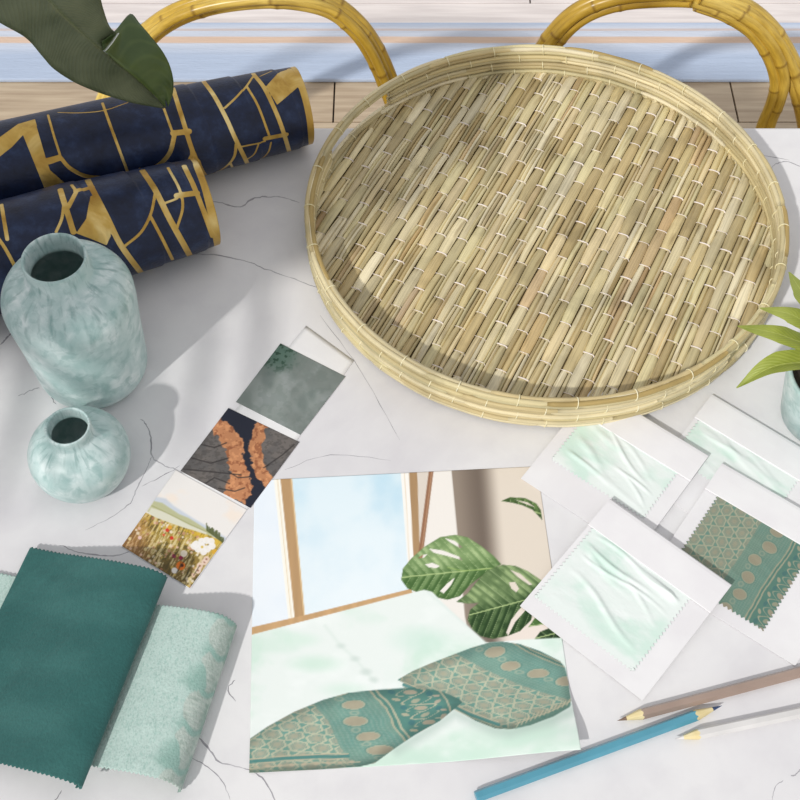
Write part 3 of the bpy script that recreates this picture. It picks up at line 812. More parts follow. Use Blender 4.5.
    leaf([(595, 668), (625, 625), (645, 632), (672, 655)], (52, 88, 38), (160, 190, 120), (670, 655), (600, 665), [])
    leaf([(618, 718), (640, 688), (680, 672), (712, 678), (722, 720)], (24, 44, 22), (60, 92, 50), (715, 690), (620, 715), [])
    # bed linen
    lin_ = np.array((234, 241, 237))*np.ones(x.shape+(1,))
    gb = smooth(.48, .74, fbm(x+40*n2, y*1.3, .013, 21))[..., None]
    lin_ = lin_*(1-gb*.8)+np.array((204, 231, 214))*gb*.8
    gw = smooth(.5, .8, fbm(x, y*1.5, .03, 41))[..., None]; lin_ = lin_*(1-gw*.5)+np.array((246, 250, 248))*gw*.5
    bed = [(240, 638), (305, 621), (400, 596), (424, 590), (432, 592), (450, 610), (486, 643), (520, 640), (557, 638), (590, 640), (600, 790), (240, 790)]
    p.m(smooth(.6, -.6, dpoly(x, y, bed)), lin_)
    p.dot(315, 664, 22, (190, 226, 203), .5, 7, 6); p.dot(345, 690, 20, (200, 232, 212), .4, 6, 5); p.dot(420, 640, 26, (205, 232, 218), .5, 12, 8); p.dot(300, 640, 16, (206, 234, 216), .5, 6, 5)
    for cx, cy, r in ((341, 646, 3.5), (355, 659, 4), (366, 672, 5), (374, 680, 4)):
        p.dot(cx, cy, r, (188, 204, 196), .5, r*.6, 2.5)
    p.line([(325, 626), (340, 645), (356, 660), (375, 682)], 2, (212, 226, 218), .5, 2.5)
    p.line([(428, 592), (486, 643)], 2, (214, 226, 220), .5, 2)
    for cx, cy in ((300, 775), (415, 757), (450, 765), (470, 757), (520, 742), (555, 735)):
        p.dot(cx, cy, 20, (202, 230, 214), .55, 6, 6)
    Z6 = lambda pts: [(390+a/4, 620+b/4) for a, b in pts]
    # soft contact shade of the cushions in the printed picture
    p.line(Z6([(30, 520), (120, 465), (260, 375), (420, 450), (480, 460), (640, 415), (725, 370)]), 10, (176, 196, 186), .55, 6)
    def cushion(out, org, ea, eb, hem, cut):
        d = dpoly(x, y, out); mk = smooth(.5, -.5, d)
        det = ea[0]*eb[1]-ea[1]*eb[0]
        X, Yv = x-org[0], y-org[1]
        a = (X*eb[1]-Yv*eb[0])/det; b_ = (-X*ea[1]+Yv*ea[0])/det
        warp = 3*np.sin(b_*.05)
        c = textile(a+warp, b_+1.5*np.sin(a*.08))
        c = c*.78+np.array((146, 158, 146))*.22
        c = c*(.93+.16*fbm(x, y, .07, 83))[..., None]
        c = c*(1.04-.16*smooth(-14, 0, d))[..., None]*np.array((.97, 1.0, .99))
        p.m(mk, c)
        # hem band along the lower seam
        p.line(hem, 3.6, (80, 134, 130), .9); p.line([(u_, v_-2.5) for u_, v_ in hem], 1.1, (196, 184, 156), .9); p.line([(u_, v_+2.4) for u_, v_ in hem], .9, (196, 184, 156), .9)
        p.m(mk*smooth(-7, 1, d)*cut(x, y)*.4, (46, 74, 66))
    P2 = Z6([(30, 240), (90, 205), (160, 175), (250, 140), (330, 110), (400, 90), (450, 87), (520, 97), (600, 125), (680, 165), (700, 190), (715, 250), (722, 330), (715, 355), (650, 395), (560, 430), (480, 445), (420, 440), (340, 405), (275, 365), (200, 310), (100, 275)])
    P1 = [(244, 742), (250, 739), (267, 727), (294, 712), (323, 700), (348, 693), (375, 690), (415, 687.5), (440, 691), (459, 699), (462.5, 702.5), (457, 707), (440, 721), (415, 735), (397, 747), (375, 763), (359, 767), (307, 771), (269, 773.5), (244, 774)]
    cushion(P2, (397, 681), (1.30, -.82), (1.5, .70), [(404, 685), (440, 700), (470, 715), (498, 726)], lambda x, y: smooth(690, 725, y))
    p.poly(Z6([(500, 425), (560, 400), (640, 372), (716, 330), (722, 345), (715, 356), (650, 396), (560, 430), (500, 444)]), (92, 132, 120), .75, 1.2)
    p.line(Z6([(500, 425), (560, 402), (640, 374), (718, 332)]), .9, (196, 184, 156), .9)
    for k in range(12):
        q = k/11; p.line([(516+q*50, 729-q*22), (520+q*50, 722-q*22)], 1.1, (196, 186, 158), .8)
    cushion(P1, (248, 752), (2.2, -.40), (.85, .95), [(246, 763), (290, 758.5), (320, 757), (348, 756.5)], lambda x, y: smooth(735, 772, y))
    p.line([(246, 770), (290, 765.5), (330, 763), (360, 762)], 1.0, (196, 184, 156), .8)
    for k in range(9):
        p.dot(256+k*12, 767.5-k*.7, 2.6, (188, 174, 150), .8, 1.6)
    return p.c
pq = [(254.5, 480.5), (537, 466.5), (579, 754.5), (249.5, 774)]
def plift(s, t):
    return .00035+.010*smooth(.55, 1, s)*smooth(.72, 1.0, t)**1.5+.0015*smooth(.85, 1, t)*smooth(.3, 0, s)
pr = paper('bedroom_print', pq, 0, .0007, bedroom, m_print, plift)
tag(pr, 'printed photo of a window, monstera and green patterned pillows lying on the table', 'print')

# strip of three small pictures
stp = thing('picture_strip', 'white paper strip bearing three small pictures, between the vases and the tray', 'photo strip', at(235, 460))
strip_q = [(306, 326), (354, 361), (190.5, 589.5), (121.5, 547)]
paper('backing_paper', strip_q, .0, .004, None, m_paper, lambda s, t: .0005, stp)
def pic_fog(x, y):
    n = fbm(x, y, .03, 5); n2 = fbm(x, y, .2, 9)
    p = Paint(x, y, (136, 144, 140), .6)
    p.m(smooth(.35, .7, n), (116, 124, 120)); p.m(smooth(.5, .8, fbm(x, y, .06, 15))*.7, (148, 154, 153))
    p.m(.18*(n2 > .55), (96, 110, 104))
    gr = smooth(30, 6, np.hypot(x-277, (y-352)*1.1))
    p.m(gr*.75, (62, 92, 78)); p.m(gr*smooth(.5, .6, fbm(x, y, .35, 19))*.9, (34, 60, 46))
    for (a, b_, r) in ((303, 404, 5), (312, 395, 4), (268, 380, 6)): p.dot(a, b_, r, (98, 110, 106), .5, r*1.6, 3)
    return p.c
def pic_wood(x, y):
    Z = lambda pts: [(100+a/2.962, 330+b/2.962) for a, b in pts]
    p = Paint(x, y, (94, 91, 90), .5)
    n = fbm(x, y, .09, 4); g = fbm(x*.6+y*.35, y*.9-x*.2, .5, 14)
    p.m(smooth(.3, .75, n)*.6, (120, 112, 106)); p.m((g > .55)*.35, (66, 62, 60))
    jx = x+4*(fbm(x, y, .22, 3)-.5)*2; jy = y+4*(fbm(x, y, .22, 33)-.5)*2
    q = Paint(jx, jy, (0, 0, 0), .6)
    navy = Z([(372, 222), (470, 262), (455, 300), (440, 340), (446, 385), (462, 430), (505, 462), (440, 545), (425, 505), (452, 465), (440, 420), (418, 370), (420, 320), (395, 285), (345, 262)])
    b1 = Z([(335, 268), (352, 262), (398, 288), (422, 325), (424, 370), (440, 425), (455, 465), (428, 515), (360, 490), (385, 440), (384, 395), (368, 340), (330, 300)])
    b2 = Z([(455, 282), (495, 272), (486, 320), (478, 370), (492, 410), (512, 450), (492, 472), (460, 432), (446, 385), (440, 335)])
    for poly, c in ((navy, (34, 38, 52)), (b1, (192, 132, 92)), (b2, (188, 130, 90))):
        d = dpoly(jx, jy, poly); p.m(smooth(.6, -.6, d), c)
    br = np.minimum(dpoly(jx, jy, b1), dpoly(jx, jy, b2)); bm_ = smooth(.4, -.4, br)
    p.m(bm_*smooth(.5, .7, fbm(x, y, .3, 8))*.7, (222, 158, 110)); p.m(bm_*smooth(.45, .3, fbm(x, y, .25, 18))*.7, (136, 80, 52))
    for ln in ([(250, 415), (330, 420), (420, 432)], [(290, 470), (340, 440), (385, 455)], [(380, 420), (410, 440), (445, 438)], [(270, 380), (330, 395), (380, 380)], [(490, 405), (540, 370), (575, 340)], [(350, 470), (400, 480), (430, 470)], [(300, 340), (340, 350), (375, 335)], [(485, 410), (500, 402)]):
        P_ = Z(ln); p.line([(u_+rnd.uniform(-.6, .6), v_+rnd.uniform(-.6, .6)) for u_, v_ in P_], 1.1, (46, 42, 42), .8)
    return p.c
def pic_meadow(x, y):
    Z = lambda pts: [(110+a/5.333, 450+b/5.333) for a, b in pts]
    p = Paint(x, y, (236, 232, 228), .5)
    p.m(smooth(.45, .8, fbm(x, y, .06, 2))*.7, (244, 228, 212))
    p.poly(Z([(240, 250), (300, 262), (340, 300), (450, 370), (640, 480), (640, 520), (400, 400), (230, 290)]), (188, 200, 216), .7, 1.5)
    p.poly(Z([(235, 275), (280, 285), (370, 345), (420, 365), (540, 440), (560, 490), (350, 420), (200, 330)]), (186, 186, 140), .9, 1)
    p.poly(Z([(220, 310), (300, 335), (420, 400), (520, 440), (500, 470), (330, 420), (200, 350)]), (222, 220, 202), .9, 1)
    p.line(Z([(225, 300), (330, 350), (430, 400), (530, 445)]), 1.2, (160, 160, 110), .7)
    fld = Z([(190, 335), (250, 365), (330, 395), (420, 425), (520, 455), (615, 495), (425, 755), (40, 525)])
    mk = smooth(.6, -.6, dpoly(x, y, fld))
    k = smooth(505, 575, y-(x-150)*.35)[..., None]
    base = np.array((206, 176, 84))*(1-k)+np.array((112, 92, 48))*k
    n = fbm(x, y, .12, 6); nl = fbm(x*.9+y*.5, (y-x*.6)*.18, .7, 16)
    base = base*(.75+.5*n[..., None])
    p.m(mk, base)
    p.m(mk*smooth(.55, .65, nl)*.8, (222, 206, 158)); p.m(mk*smooth(.42, .36, nl)*.7, (84, 74, 40))
    p.m(mk*smooth(160, 135, x)*smooth(500, 530, y)*.45, (172, 112, 76))
    p.poly(Z([(380, 425), (440, 430), (600, 490), (560, 520), (450, 460)]), (216, 176, 50), .7, 1.5)
    for k in range(230):
        a, b_ = rnd.uniform(120, 222), rnd.uniform(512, 590)
        c = rnd.choice([(232, 216, 190), (226, 190, 168), (200, 150, 120), (236, 226, 206), (204, 176, 96), (226, 206, 150), (176, 120, 90)])
        d = dpoly(np.array([a]), np.array([b_]), fld)[0]
        if d < -1.0: p.dot(a, b_, rnd.uniform(.7, 1.7), c, .85)
    for k in range(26):
        q = k/25; px_, py_ = 207+q*17, 530+q*13
        p.line([(px_, py_+1), (px_+rnd.uniform(-.5, .5), py_-rnd.uniform(2, 6.5))], 1.0, (84, 92, 50), .9)
    for (a, b_, r, c) in ((307, 430, 10, (206, 60, 40)), (330, 472, 10, (204, 56, 36)), (288, 455, 7, (214, 96, 60)), (342, 568, 11, (156, 38, 84)), (380, 578, 12, (146, 30, 70)), (378, 620, 24, (228, 118, 36)), (385, 618, 9, (90, 40, 24)), (345, 645, 16, (236, 230, 222)), (395, 555, 18, (236, 224, 204)), (160, 470, 10, (230, 196, 186)), (320, 415, 12, (220, 160, 60)), (560, 545, 16, (216, 170, 60))):
        (X, Y_), = Z([(a, b_)]); p.dot(X, Y_, r/5.333, c)
    for (a, b_) in ((460, 505), (490, 490), (515, 485), (540, 490), (470, 530), (500, 545), (490, 515), (520, 530), (545, 515), (450, 515)):
        (X, Y_), = Z([(a, b_)]); p.dot(X, Y_, 3.6, (242, 238, 234), .95)
    (X, Y_), = Z([(492, 520)]); p.dot(X, Y_, 1.3, (220, 190, 90))
    for (a, b_) in ((470, 645), (505, 600), (480, 620), (515, 585)):
        (X, Y_), = Z([(a, b_)]); p.dot(X, Y_, 3.2, (232, 206, 190), .9); p.dot(X, Y_, 1.0, (150, 100, 80), .9)
    for k in range(22):
        a = rnd.uniform(150, 205); b_ = 552+(a-150)*.45+rnd.uniform(-8, 14)
        p.line([(a, b_), (a+rnd.uniform(3, 7), b_-rnd.uniform(5, 12))], .8, rnd.choice([(70, 66, 34), (96, 84, 40), (60, 60, 40), (190, 176, 110)]), .8)
    return p.c
pics = [([(280.5, 344), (345.5, 377), (300.5, 435.5), (236, 402.5)], pic_fog, 'misty grey-green landscape picture'),
        ([(228.5, 408.5), (299.5, 442.5), (250.5, 508.5), (180.5, 471.5)], pic_wood, 'picture of split dark wood with orange bark'),
        ([(176, 470.5), (247, 510), (190, 588.5), (122, 546.5)], pic_meadow, 'painted meadow of wild flowers')]
for q, fn, lb in pics:
    o = paper('picture', q, 0, .0005, fn, m_print, lambda s, t: .0008, stp); o['label'] = lb

# ------------------------------------------------------------------ fabric sample cards
m_card = two_tone('white_card', (226, 224, 226), (232, 231, 232), 30, .6, 3, spec=.3)
m_mint = painted('mint_watercolour_cloth', .75, .15, 1500, .0003, .2)
m_batik = painted('block_printed_cloth', .7, .35, 1300, .0004, .2)
def mintc(seed):
    def f_(a, b):     # mm
        p = Paint(a, b, (226, 234, 230), .5)
        n = fbm(a+8*fbm(a, b, .05, seed+9), b*1.6, .034, seed)
        p.m(smooth(.46, .74, n)*.85, (202, 226, 214)); p.m(smooth(.5, .8, fbm(a, b*2, .07, seed+4))*.6, (232, 237, 235))
        return p.c
    return f_
def card(label, hl, hr, wd, dp, z_head, z_bot, sw, colf, mat_, wrinkle, group='white fabric sample cards', patt=False, swlabel=None):
    wd = wd or (at(*hr, z_head)-at(*hl, z_head)).length
    O = at(*hl, z_head); e1 = (at(*hr, z_head)-O).normalized(); up = Vector((0, 0, 1))
    e2f = up.cross(e1); e2f = -e2f if (e2f.y > 0) else e2f       # towards the lower edge
    e2 = (e2f*dp+Vector((0, 0, z_bot-z_head))).normalized()
    nn = e1.cross(e2).normalized(); nn = nn if nn.z > 0 else -nn
    P = lambda a, b, z: O+e1*a+e2*b+nn*z
    t = thing('sample_card', label, 'sample card', P(wd/2, dp/2, 0), group)
    bk = MB(); bk.box(P(wd/2, dp/2, .0003), (wd/2, dp/2, .0003), 0, e1, e2, nn); bk.build('backing_card', m_card, t, False)
    # folded header: sheet rises from its crease to the rounded fold at the upper edge and returns under
    hd = .0265; prof = [(hd, .0017), (hd-.0004, .0021), (.012, .0027), (.003, .0029), (.0006, .0026), (-.0004, .0017), (.0004, .0009), (.003, .0007), (hd, .0012)]
    hm = MB(); vs = []
    for a in (-.0002, wd+.0002):
        vs += [P(a, b_, z) for b_, z in prof]
    n = len(prof)
    fs = [(i, i+1, n+i+1, n+i) for i in range(n-1)]+[(n-1, 0, n, 2*n-1), tuple(range(n)), tuple(range(2*n-1, n-1, -1))]
    hm.add(vs, fs); hm.build('header_flap', m_card, t, False)
    # cloth swatch with pinked edges
    def ab(px):
        d = at(px[0], px[1], (z_head+z_bot)/2)-O; return d.dot(e1), d.dot(e2f)
    (a0, b0), (a1, b1), (a2, b2) = [ab(q) for q in sw]
    a_l, a_r = a0, (a1+a2)/2; b_t, b_b = hd-.004, b2
    W, D = a_r-a_l, b_b-b_t
    pit, amp = .0034, .0021
    nu = int(round(W/.00042)); nv = int(round(D/.00042))
    s, q = np.meshgrid(np.linspace(0, 1, nu), np.linspace(0, 1, nv), indexing='ij')
    A = s*W; B = q*D
    tri = lambda x: np.abs(((x/pit) % 1)*2-1)
    inL = amp*tri(B); inR = amp*tri(B+.001); inB = amp*tri(A)
    A2 = A+inL*smooth(.006, 0, A)-inR*smooth(W-.006, W, A); B2 = B-inB*smooth(D-.006, D, B)
    if patt: ccol = colf(A2*1000*1.08, B2*1000, .42)
    else: ccol = colf(A2*1000, B2*1000)
    edge = np.minimum(np.minimum(A2, W-A2), D-B2)
    fl = smooth(.002, .014, edge)
    zz = .0009+wrinkle(A2*1000, B2*1000)*fl*.001
    Pn = np.array(O)+(A2+a_l)[..., None]*np.array(e1)+(B2+b_t)[..., None]*np.array(e2)+zz[..., None]*np.array(nn)
    o = mesh_obj('fabric_swatch', Pn.reshape(-1, 3), grid_faces(nu, nv), mat_, t, True, cols=lin(np.clip(ccol, 0, 255)).reshape(-1, 3))
    md = o.modifiers.new('thickness', 'SOLIDIFY'); md.thickness = .0002; md.offset = -1
    if swlabel: o['label'] = swlabel
    return t
def wr(seed, amp):
    def f_(a, b):
        z = 0
        r = random.Random(seed)
        for k in range(9):
            cx, cy = r.uniform(10, 75), r.uniform(8, 52); an = r.uniform(-.05, .45)
            L = r.uniform(14, 34); wd = r.uniform(1.4, 3.2); am = r.uniform(.5, 1.1)
            u_ = (a-cx)*math.cos(an)+(b-cy)*math.sin(an); v_ = -(a-cx)*math.sin(an)+(b-cy)*math.cos(an)+2.5*np.sin(u_/14+k)
            z = z+am*np.exp(-(u_/L)**2-(v_/wd)**2)
        return amp*z+.5*amp*(fbm(a*.5, b, .11, seed)-.3)
    return f_
card('white card with pale mint swatch lying rearmost at the right, partly under the other cards', (712, 396), (800, 448.5), .105, .100, .0008, .0003, [(697, 421), (802, 480), (770, 520)], mintc(3), m_mint, wr(4, .9))
card('white card with wrinkled mint swatch, its header tucked under the tray edge', (594.5, 388), (708, 457), None, .0995, .0052, .0006, [(577, 426), (677, 476), (644, 520)], mintc(12), m_mint, wr(21, 1.4))
card('white card with the teal and tan patterned swatch', (722, 464.5), (800, 509.5), .115, .110, .0030, .0006, [(714, 500), (806, 556), (767, 634)], textile, m_batik, wr(2, .25), patt=True, swlabel='teal and tan block-printed swatch')
card('white card with wrinkled mint swatch lying on top, nearest to the brown pencil', (610, 500.5), (726.5, 583), .1035, .1065, .0075, .0012, [(585, 536), (685, 602), (636.5, 675)], mintc(25), m_mint, wr(9, 1.5))

# ------------------------------------------------------------------ folded fabric pieces
def sheet(name, label, origin, ew, el, W_prof, L, colf, mat_, thick, top_jit=0.0):
    """profile points (w, z) swept along el; ends pinked"""
    Pf = catmull([(p[0], p[1], 0) for p in W_prof], 10)
    Ls = [0]
    for a, b_ in zip(Pf, Pf[1:]): Ls.append(Ls[-1]+(b_-a).length)
    tot = Ls[-1]; n = int(tot/.0006); m_ = int(L/.0012)
    ss = np.linspace(0, tot, n)
    w_ = np.interp(ss, Ls, [p.x for p in Pf]); z_ = np.interp(ss, Ls, [p.y for p in Pf])
    W, T = np.meshgrid(w_, np.linspace(0, 1, m_), indexing='ij'); Zz, _ = np.meshgrid(z_, np.linspace(0, 1, m_), indexing='ij')
    S, _ = np.meshgrid(ss, np.linspace(0, 1, m_), indexing='ij')
    pit, amp = .0032, .0013
    tri = np.abs(((S/pit) % 1)*2-1)*amp
    Y = tri+(L-2*tri)*T
    O = np.array(origin)
    P = O+W[..., None]*np.array(ew)+Y[..., None]*np.array(el)
    wav = .0011*(fbm(S*1000, Y*1000, .035, 6)-.5)*2*smooth(.002, .008, Zz)
    P[..., 2] = TZ+Zz+wav
    c = colf(S*1000, Y*1000, tot*1000)
    o = mesh_obj(name, P.reshape(-1, 3), grid_faces(n, m_), mat_, None, True, cols=lin(np.clip(c, 0, 255)).reshape(-1, 3))
    md = o.modifiers.new('thickness', 'SOLIDIFY'); md.thickness = .0007; md.offset = 0
    return tag(o, label, 'fabric')
m_teal = painted('teal_suede_cloth', .8, .6, 620, .0008, .15, .12, .25, 500)
m_sage = painted('sage_boucle_cloth', .85, .6, 700, .0008, .15, .10, .15, 700)
def teal_c(s, y, tot):
    p = Paint(s, y, (47, 96, 93), 1)
    n = fbm(s*.35, y, .05, 5); p.m(smooth(.35, .75, n)*.55, (64, 114, 110))
    p.m(.35*smooth(.5, .75, fbm(s*1.2+y*.5, y*.15, .06, 8)), (42, 86, 84))
    return p.c
def sage_c(s, y, tot):
    p = Paint(s, y, (184, 206, 199), .5)
    sp = vnoise(s*1.6, y*1.6, 4); sp2 = fbm(s, y, .5, 14, 3)
    p.m(smooth(.62, .8, sp)*.5, (140, 176, 166)); p.m(smooth(.6, .8, sp2)*.5, (198, 218, 211))
    q = s-SAGE_EDGE+24      # distance from the inner side of the border
    jit = 4*(fbm(s, y, .22, 22)-.5)
    lob = 10+5*np.abs(np.sin(y*np.pi/26))-7*smooth(.75, 1, np.abs(np.cos(y*np.pi/52+.4)))+jit
    p.m(smooth(-2, 12, q-lob+8)*.6, (124, 164, 152))
    m1 = smooth(-.3, .5, lob+8-np.abs(q-lob-9))*0+smooth(-.4, .4, q-(22-lob)-jit)
    lobes = np.abs(np.sin(y*np.pi/26+.35*np.sin(q*.25)))
    m1 = m1*smooth(.18, .34, lobes)
    p.m(m1*.9, (182, 194, 186)); p.m(m1*smooth(.45, .7, fbm(s, y, .35, 9))*.65, (152, 170, 160))
    p.m(m1*(np.sin(y*2*np.pi/3.6) > .9)*.4, (206, 213, 206))
    p.m(smooth(20, 27, q)*smooth(.4, .6, fbm(s, y, .2, 61))*.5, (112, 146, 134))
    return p.c
# mint-sage piece below, arching up to its folded right-hand edge
zR = .024
oTR = at(236, 623, .012); oBR = at(180, 788, .012)
el = (oBR-oTR); Ls_ = el.length+.001; el.normalize(); el.z = 0; el.normalize()
ew = at(236, 623, .012)-at(0, 572, .0025); ew.z = 0; ew.normalize()
prof_m = [(-.215, .0012), (-.17, .0025), (-.13, .0028), (-.10, .0036), (-.075, .007), (-.05, .0150), (-.03, .0215), (-.014, .0235), (-.005, .0205), (-.0006, .0130), (-.0004, .006), (-.003, .0012)]
SAGE_EDGE = 222
o3 = oTR.copy()
sheet('sage_fabric_sample', 'pale sage boucle fabric with grey floral border, partly under the teal fabric', (o3.x, o3.y, 0), ew, el, prof_m, Ls_, sage_c, m_sage, .0008)
tTR = at(168, 578, .0165); tBR = at(82, 790, .0165)
el2 = (tBR-tTR); L2 = el2.length; el2.z = 0; el2.normalize(); ew2 = at(168, 578, .0165)-at(30, 545, .0075); wT = Vector((ew2.x, ew2.y, 0)).length; ew2.z = 0; ew2.normalize()
prof_t = [(-.106, .0058), (-.085, .0085), (-.055, .0165), (-.03, .0215), (-.014, .0225), (-.004, .0200), (0, .0165), (-.0015, .0128), (-.008, .0118), (-.03, .0165), (-.05, .0145), (-.075, .0088)]
prof_t = [(-wT, .0055), (-.085, .0095), (-.055, .018), (-.03, .0245), (-.014, .0265), (-.004, .0245), (0, .0205), (-.0015, .0165), (-.005, .0152)]
def skewed(o, k, e):      # the piece was cut slightly askew
    pass
sheet('teal_fabric_sample', 'dark teal suede fabric folded at its right side, on the sage fabric', (tTR.x, tTR.y, 0), ew2, el2, prof_t, L2, teal_c, m_teal, .0008)

# ------------------------------------------------------------------ pencils
m_wood = two_tone('pencil_wood', (222, 204, 150), (232, 217, 172), 90, .6)
def pencil(label, tip, back, c_side, lead_c, length, wood_mm=.018, r=.0037):
    T = at(*tip, r); B = at(*back, r); d = (B-T); d.z = 0; d.normalize()
    t = thing('pencil', label, 'pencil', Vector((T.x, T.y, TZ)), 'colouring pencils')
    m_b = two_tone('lacquer', c_side, [min(255, q*1.05+2) for q in c_side], 40, .3)
    m_l = two_tone('lead', lead_c, [min(255, q*1.1) for q in lead_c], 60, .5)
    sd = Vector((0, 0, 1)).cross(d); up = Vector((0, 0, 1))
    T = Vector((T.x, T.y, TZ+r*.87+.0002))
    def ring(s, rad, hexa=True, n=24):
        out = []
        for k in range(n):
            a = 2*math.pi*k/n
            if hexa:
                q = (a % (math.pi/3))-math.pi/6; rr = rad*math.cos(math.pi/6)/math.cos(q)
            else: rr = rad
            out.append(T+d*s+sd*math.cos(a)*rr+up*math.sin(a)*rr)
        return out
    n = 24
    b_ = MB(); vs = []
    # scalloped paint edge where the hexagon meets the sharpened cone
    r0 = []
    for k, p in enumerate(ring(wood_mm, r)):
        a = 2*math.pi*k/n; q = abs((a % (math.pi/3))-math.pi/6)/(math.pi/6)
        r0.append(p-d*(.0014*(q**2))+d*.0008)
    for rr in (r0, ring(wood_mm+.004, r), ring(length-.001, r), ring(length, r*.9)): vs += rr
    fs = grid_faces(4, n, False, True)+[tuple(3*n+k for k in range(n))]
    b_.add(vs, fs); o = b_.build('barrel', m_b, t, False)
    c = MB(); vs = r0+ring(wood_mm*.36, r*.36, False)
    c.add(vs, grid_faces(2, n, False, True)); c.build('wood_tip', m_wood, t)
    l = MB(); vs = ring(wood_mm*.36, r*.36, False)+ring(wood_mm*.1, r*.12, False)+ring(0, r*.03, False)
    l.add(vs, grid_faces(3, n, False, True)+[tuple(range(2*n, 3*n))]); l.build('lead', m_l, t)
    return t
pencil('brown pencil pointing left beside the sample cards', (617.5, 720.5), (800, 672), (156, 136, 124), (120, 96, 80), .176, .017)
pencil('blue pencil lying below the printed photo, its point to the right', (722, 705.5), (475, 797), (82, 148, 168), (44, 64, 100), .176, .0195, .0038)
pencil('white pencil at the lower right below the brown one', (675, 739), (800, 712.5), (208, 206, 204), (206, 203, 200), .176, .016, .0036)

# ------------------------------------------------------------------ plants
def blade(mb, pts, hw, side, fold, n=10, nw=8, curl=None, mi=0):
    C = catmull(pts, n); N = len(C); vs = []; gr = []
    ws = np.interp(np.linspace(0, 1, N), np.linspace(0, 1, len(hw)), hw)
    S = Vector(side).normalized()
    for i, p in enumerate(C):
        T = (C[min(i+1, N-1)]-C[max(i-1, 0)]).normalized()
        B = (S-T*S.dot(T)).normalized(); Nn = T.cross(B); Nn = Nn if Nn.z > 0 else -Nn
        for j in range(nw+1):
            q = j/nw*2-1
            k = fold+(curl[0]*q if curl else 0)
            vs.append(p+B*q*ws[i]+Nn*(k*abs(q)*ws[i]-.25*q*q*ws[i]*.6)); gr.append((q, i/N, 0))
    mb.add(vs, grid_faces(N, nw+1), mi, (1, 1, 1), gr)
def leafmat(name, c1, c2, rib, freq, rough=.4, trans=.15):
    m, nt, b = new_mat(name)
    at_ = nd(nt, 'ShaderNodeAttribute', attribute_name='grain').outputs['Vector']
    sp = nd(nt, 'ShaderNodeSeparateXYZ'); nt.links.new(at_, sp.inputs[0])
    ab_ = nd(nt, 'ShaderNodeMath', operation='ABSOLUTE'); nt.links.new(sp.outputs['X'], ab_.inputs[0])
    k1 = nd(nt, 'ShaderNodeMath', operation='MULTIPLY_ADD'); k1.inputs[1].default_value = -.22
    nt.links.new(ab_.outputs[0], k1.inputs[0]); nt.links.new(sp.outputs['Y'], k1.inputs[2])
    k2 = nd(nt, 'ShaderNodeMath', operation='MULTIPLY'); k2.inputs[1].default_value = freq; nt.links.new(k1.outputs[0], k2.inputs[0])
    sn = nd(nt, 'ShaderNodeMath', operation='SINE'); nt.links.new(k2.outputs[0], sn.inputs[0])
    veins_ = ramp(nt, sn.outputs[0], [(0, BW(0)), (1, BW(1))])
    base = mixc(nt, ramp(nt, noise(nt, 40, 4, objco(nt)), [(.35, BW(0)), (.7, BW(1))]), rgba(c1), rgba(c2))
    base = mixc(nt, ramp(nt, veins_, [(.5, BW(0)), (1, BW(.22))]), base, rgba(rib))
    base = mixc(nt, ramp(nt, ab_.outputs[0], [(.02, BW(.75)), (.05, BW(0))]), base, rgba(rib))
    nt.links.new(base, b.inputs['Base Color']); b.inputs['Roughness'].default_value = rough
    bump(nt, sn.outputs[0], b, .15, .0008)
    tr = nd(nt, 'ShaderNodeBsdfTranslucent'); nt.links.new(base, tr.inputs[0])
    mx = nd(nt, 'ShaderNodeMixShader'); mx.inputs[0].default_value = trans
    nt.links.new(b.outputs[0], mx.inputs[1]); nt.links.new(tr.outputs[0], mx.inputs[2])
    nt.links.new(mx.outputs[0], nt.nodes['Material Output'].inputs[0])
    return m
m_soil = two_tone('potting_soil', (34, 28, 22), (58, 48, 38), 120, .95, bmp=.6)
m_lime = leafmat('lime_leaf', (136, 148, 52), (168, 178, 80), (190, 198, 112), 110, .4, .12)
pc = at(848, 373, .058); pc.z = TZ
pl = thing('potted_plant', 'small plant with lime green leaves in a pale aqua pot at the right table edge', 'plant', pc)
pot = MB(); pot.lathe([(.0001, .0), (.030, 0), (.034, .002), (.039, .03), (.0435, .056), (.0437, .0585), (.0425, .0595), (.0405, .0585), (.040, .052), (.0385, .045)], 64, pc)
pot.c = [(.2, .2, .2)]*len(pot.v)
pot.build('pot', m_vase, pl)
so = MB(); so.add([(pc.x, pc.y, TZ+.049)]+[(pc.x+.0392*math.cos(k*math.pi/24), pc.y+.0392*math.sin(k*math.pi/24), TZ+.047) for k in range(48)], [(0, k+1, (k+1) % 48+1) for k in range(48)]); so.build('soil', m_soil, pl)
stem = MB(); stem.tube(catmull([(pc.x, pc.y, TZ+.045), (pc.x+.002, pc.y+.003, TZ+.075), (pc.x, pc.y+.004, TZ+.115)], 6), .0035, 0, 8); stem.build('stem', m_lime, pl)
sx = Vector((pc.x, pc.y+.003, 0))
def lp(px, py, z): return at(px, py, z)
def stemp(z): return Vector((pc.x+.001, pc.y+.003, TZ+z))
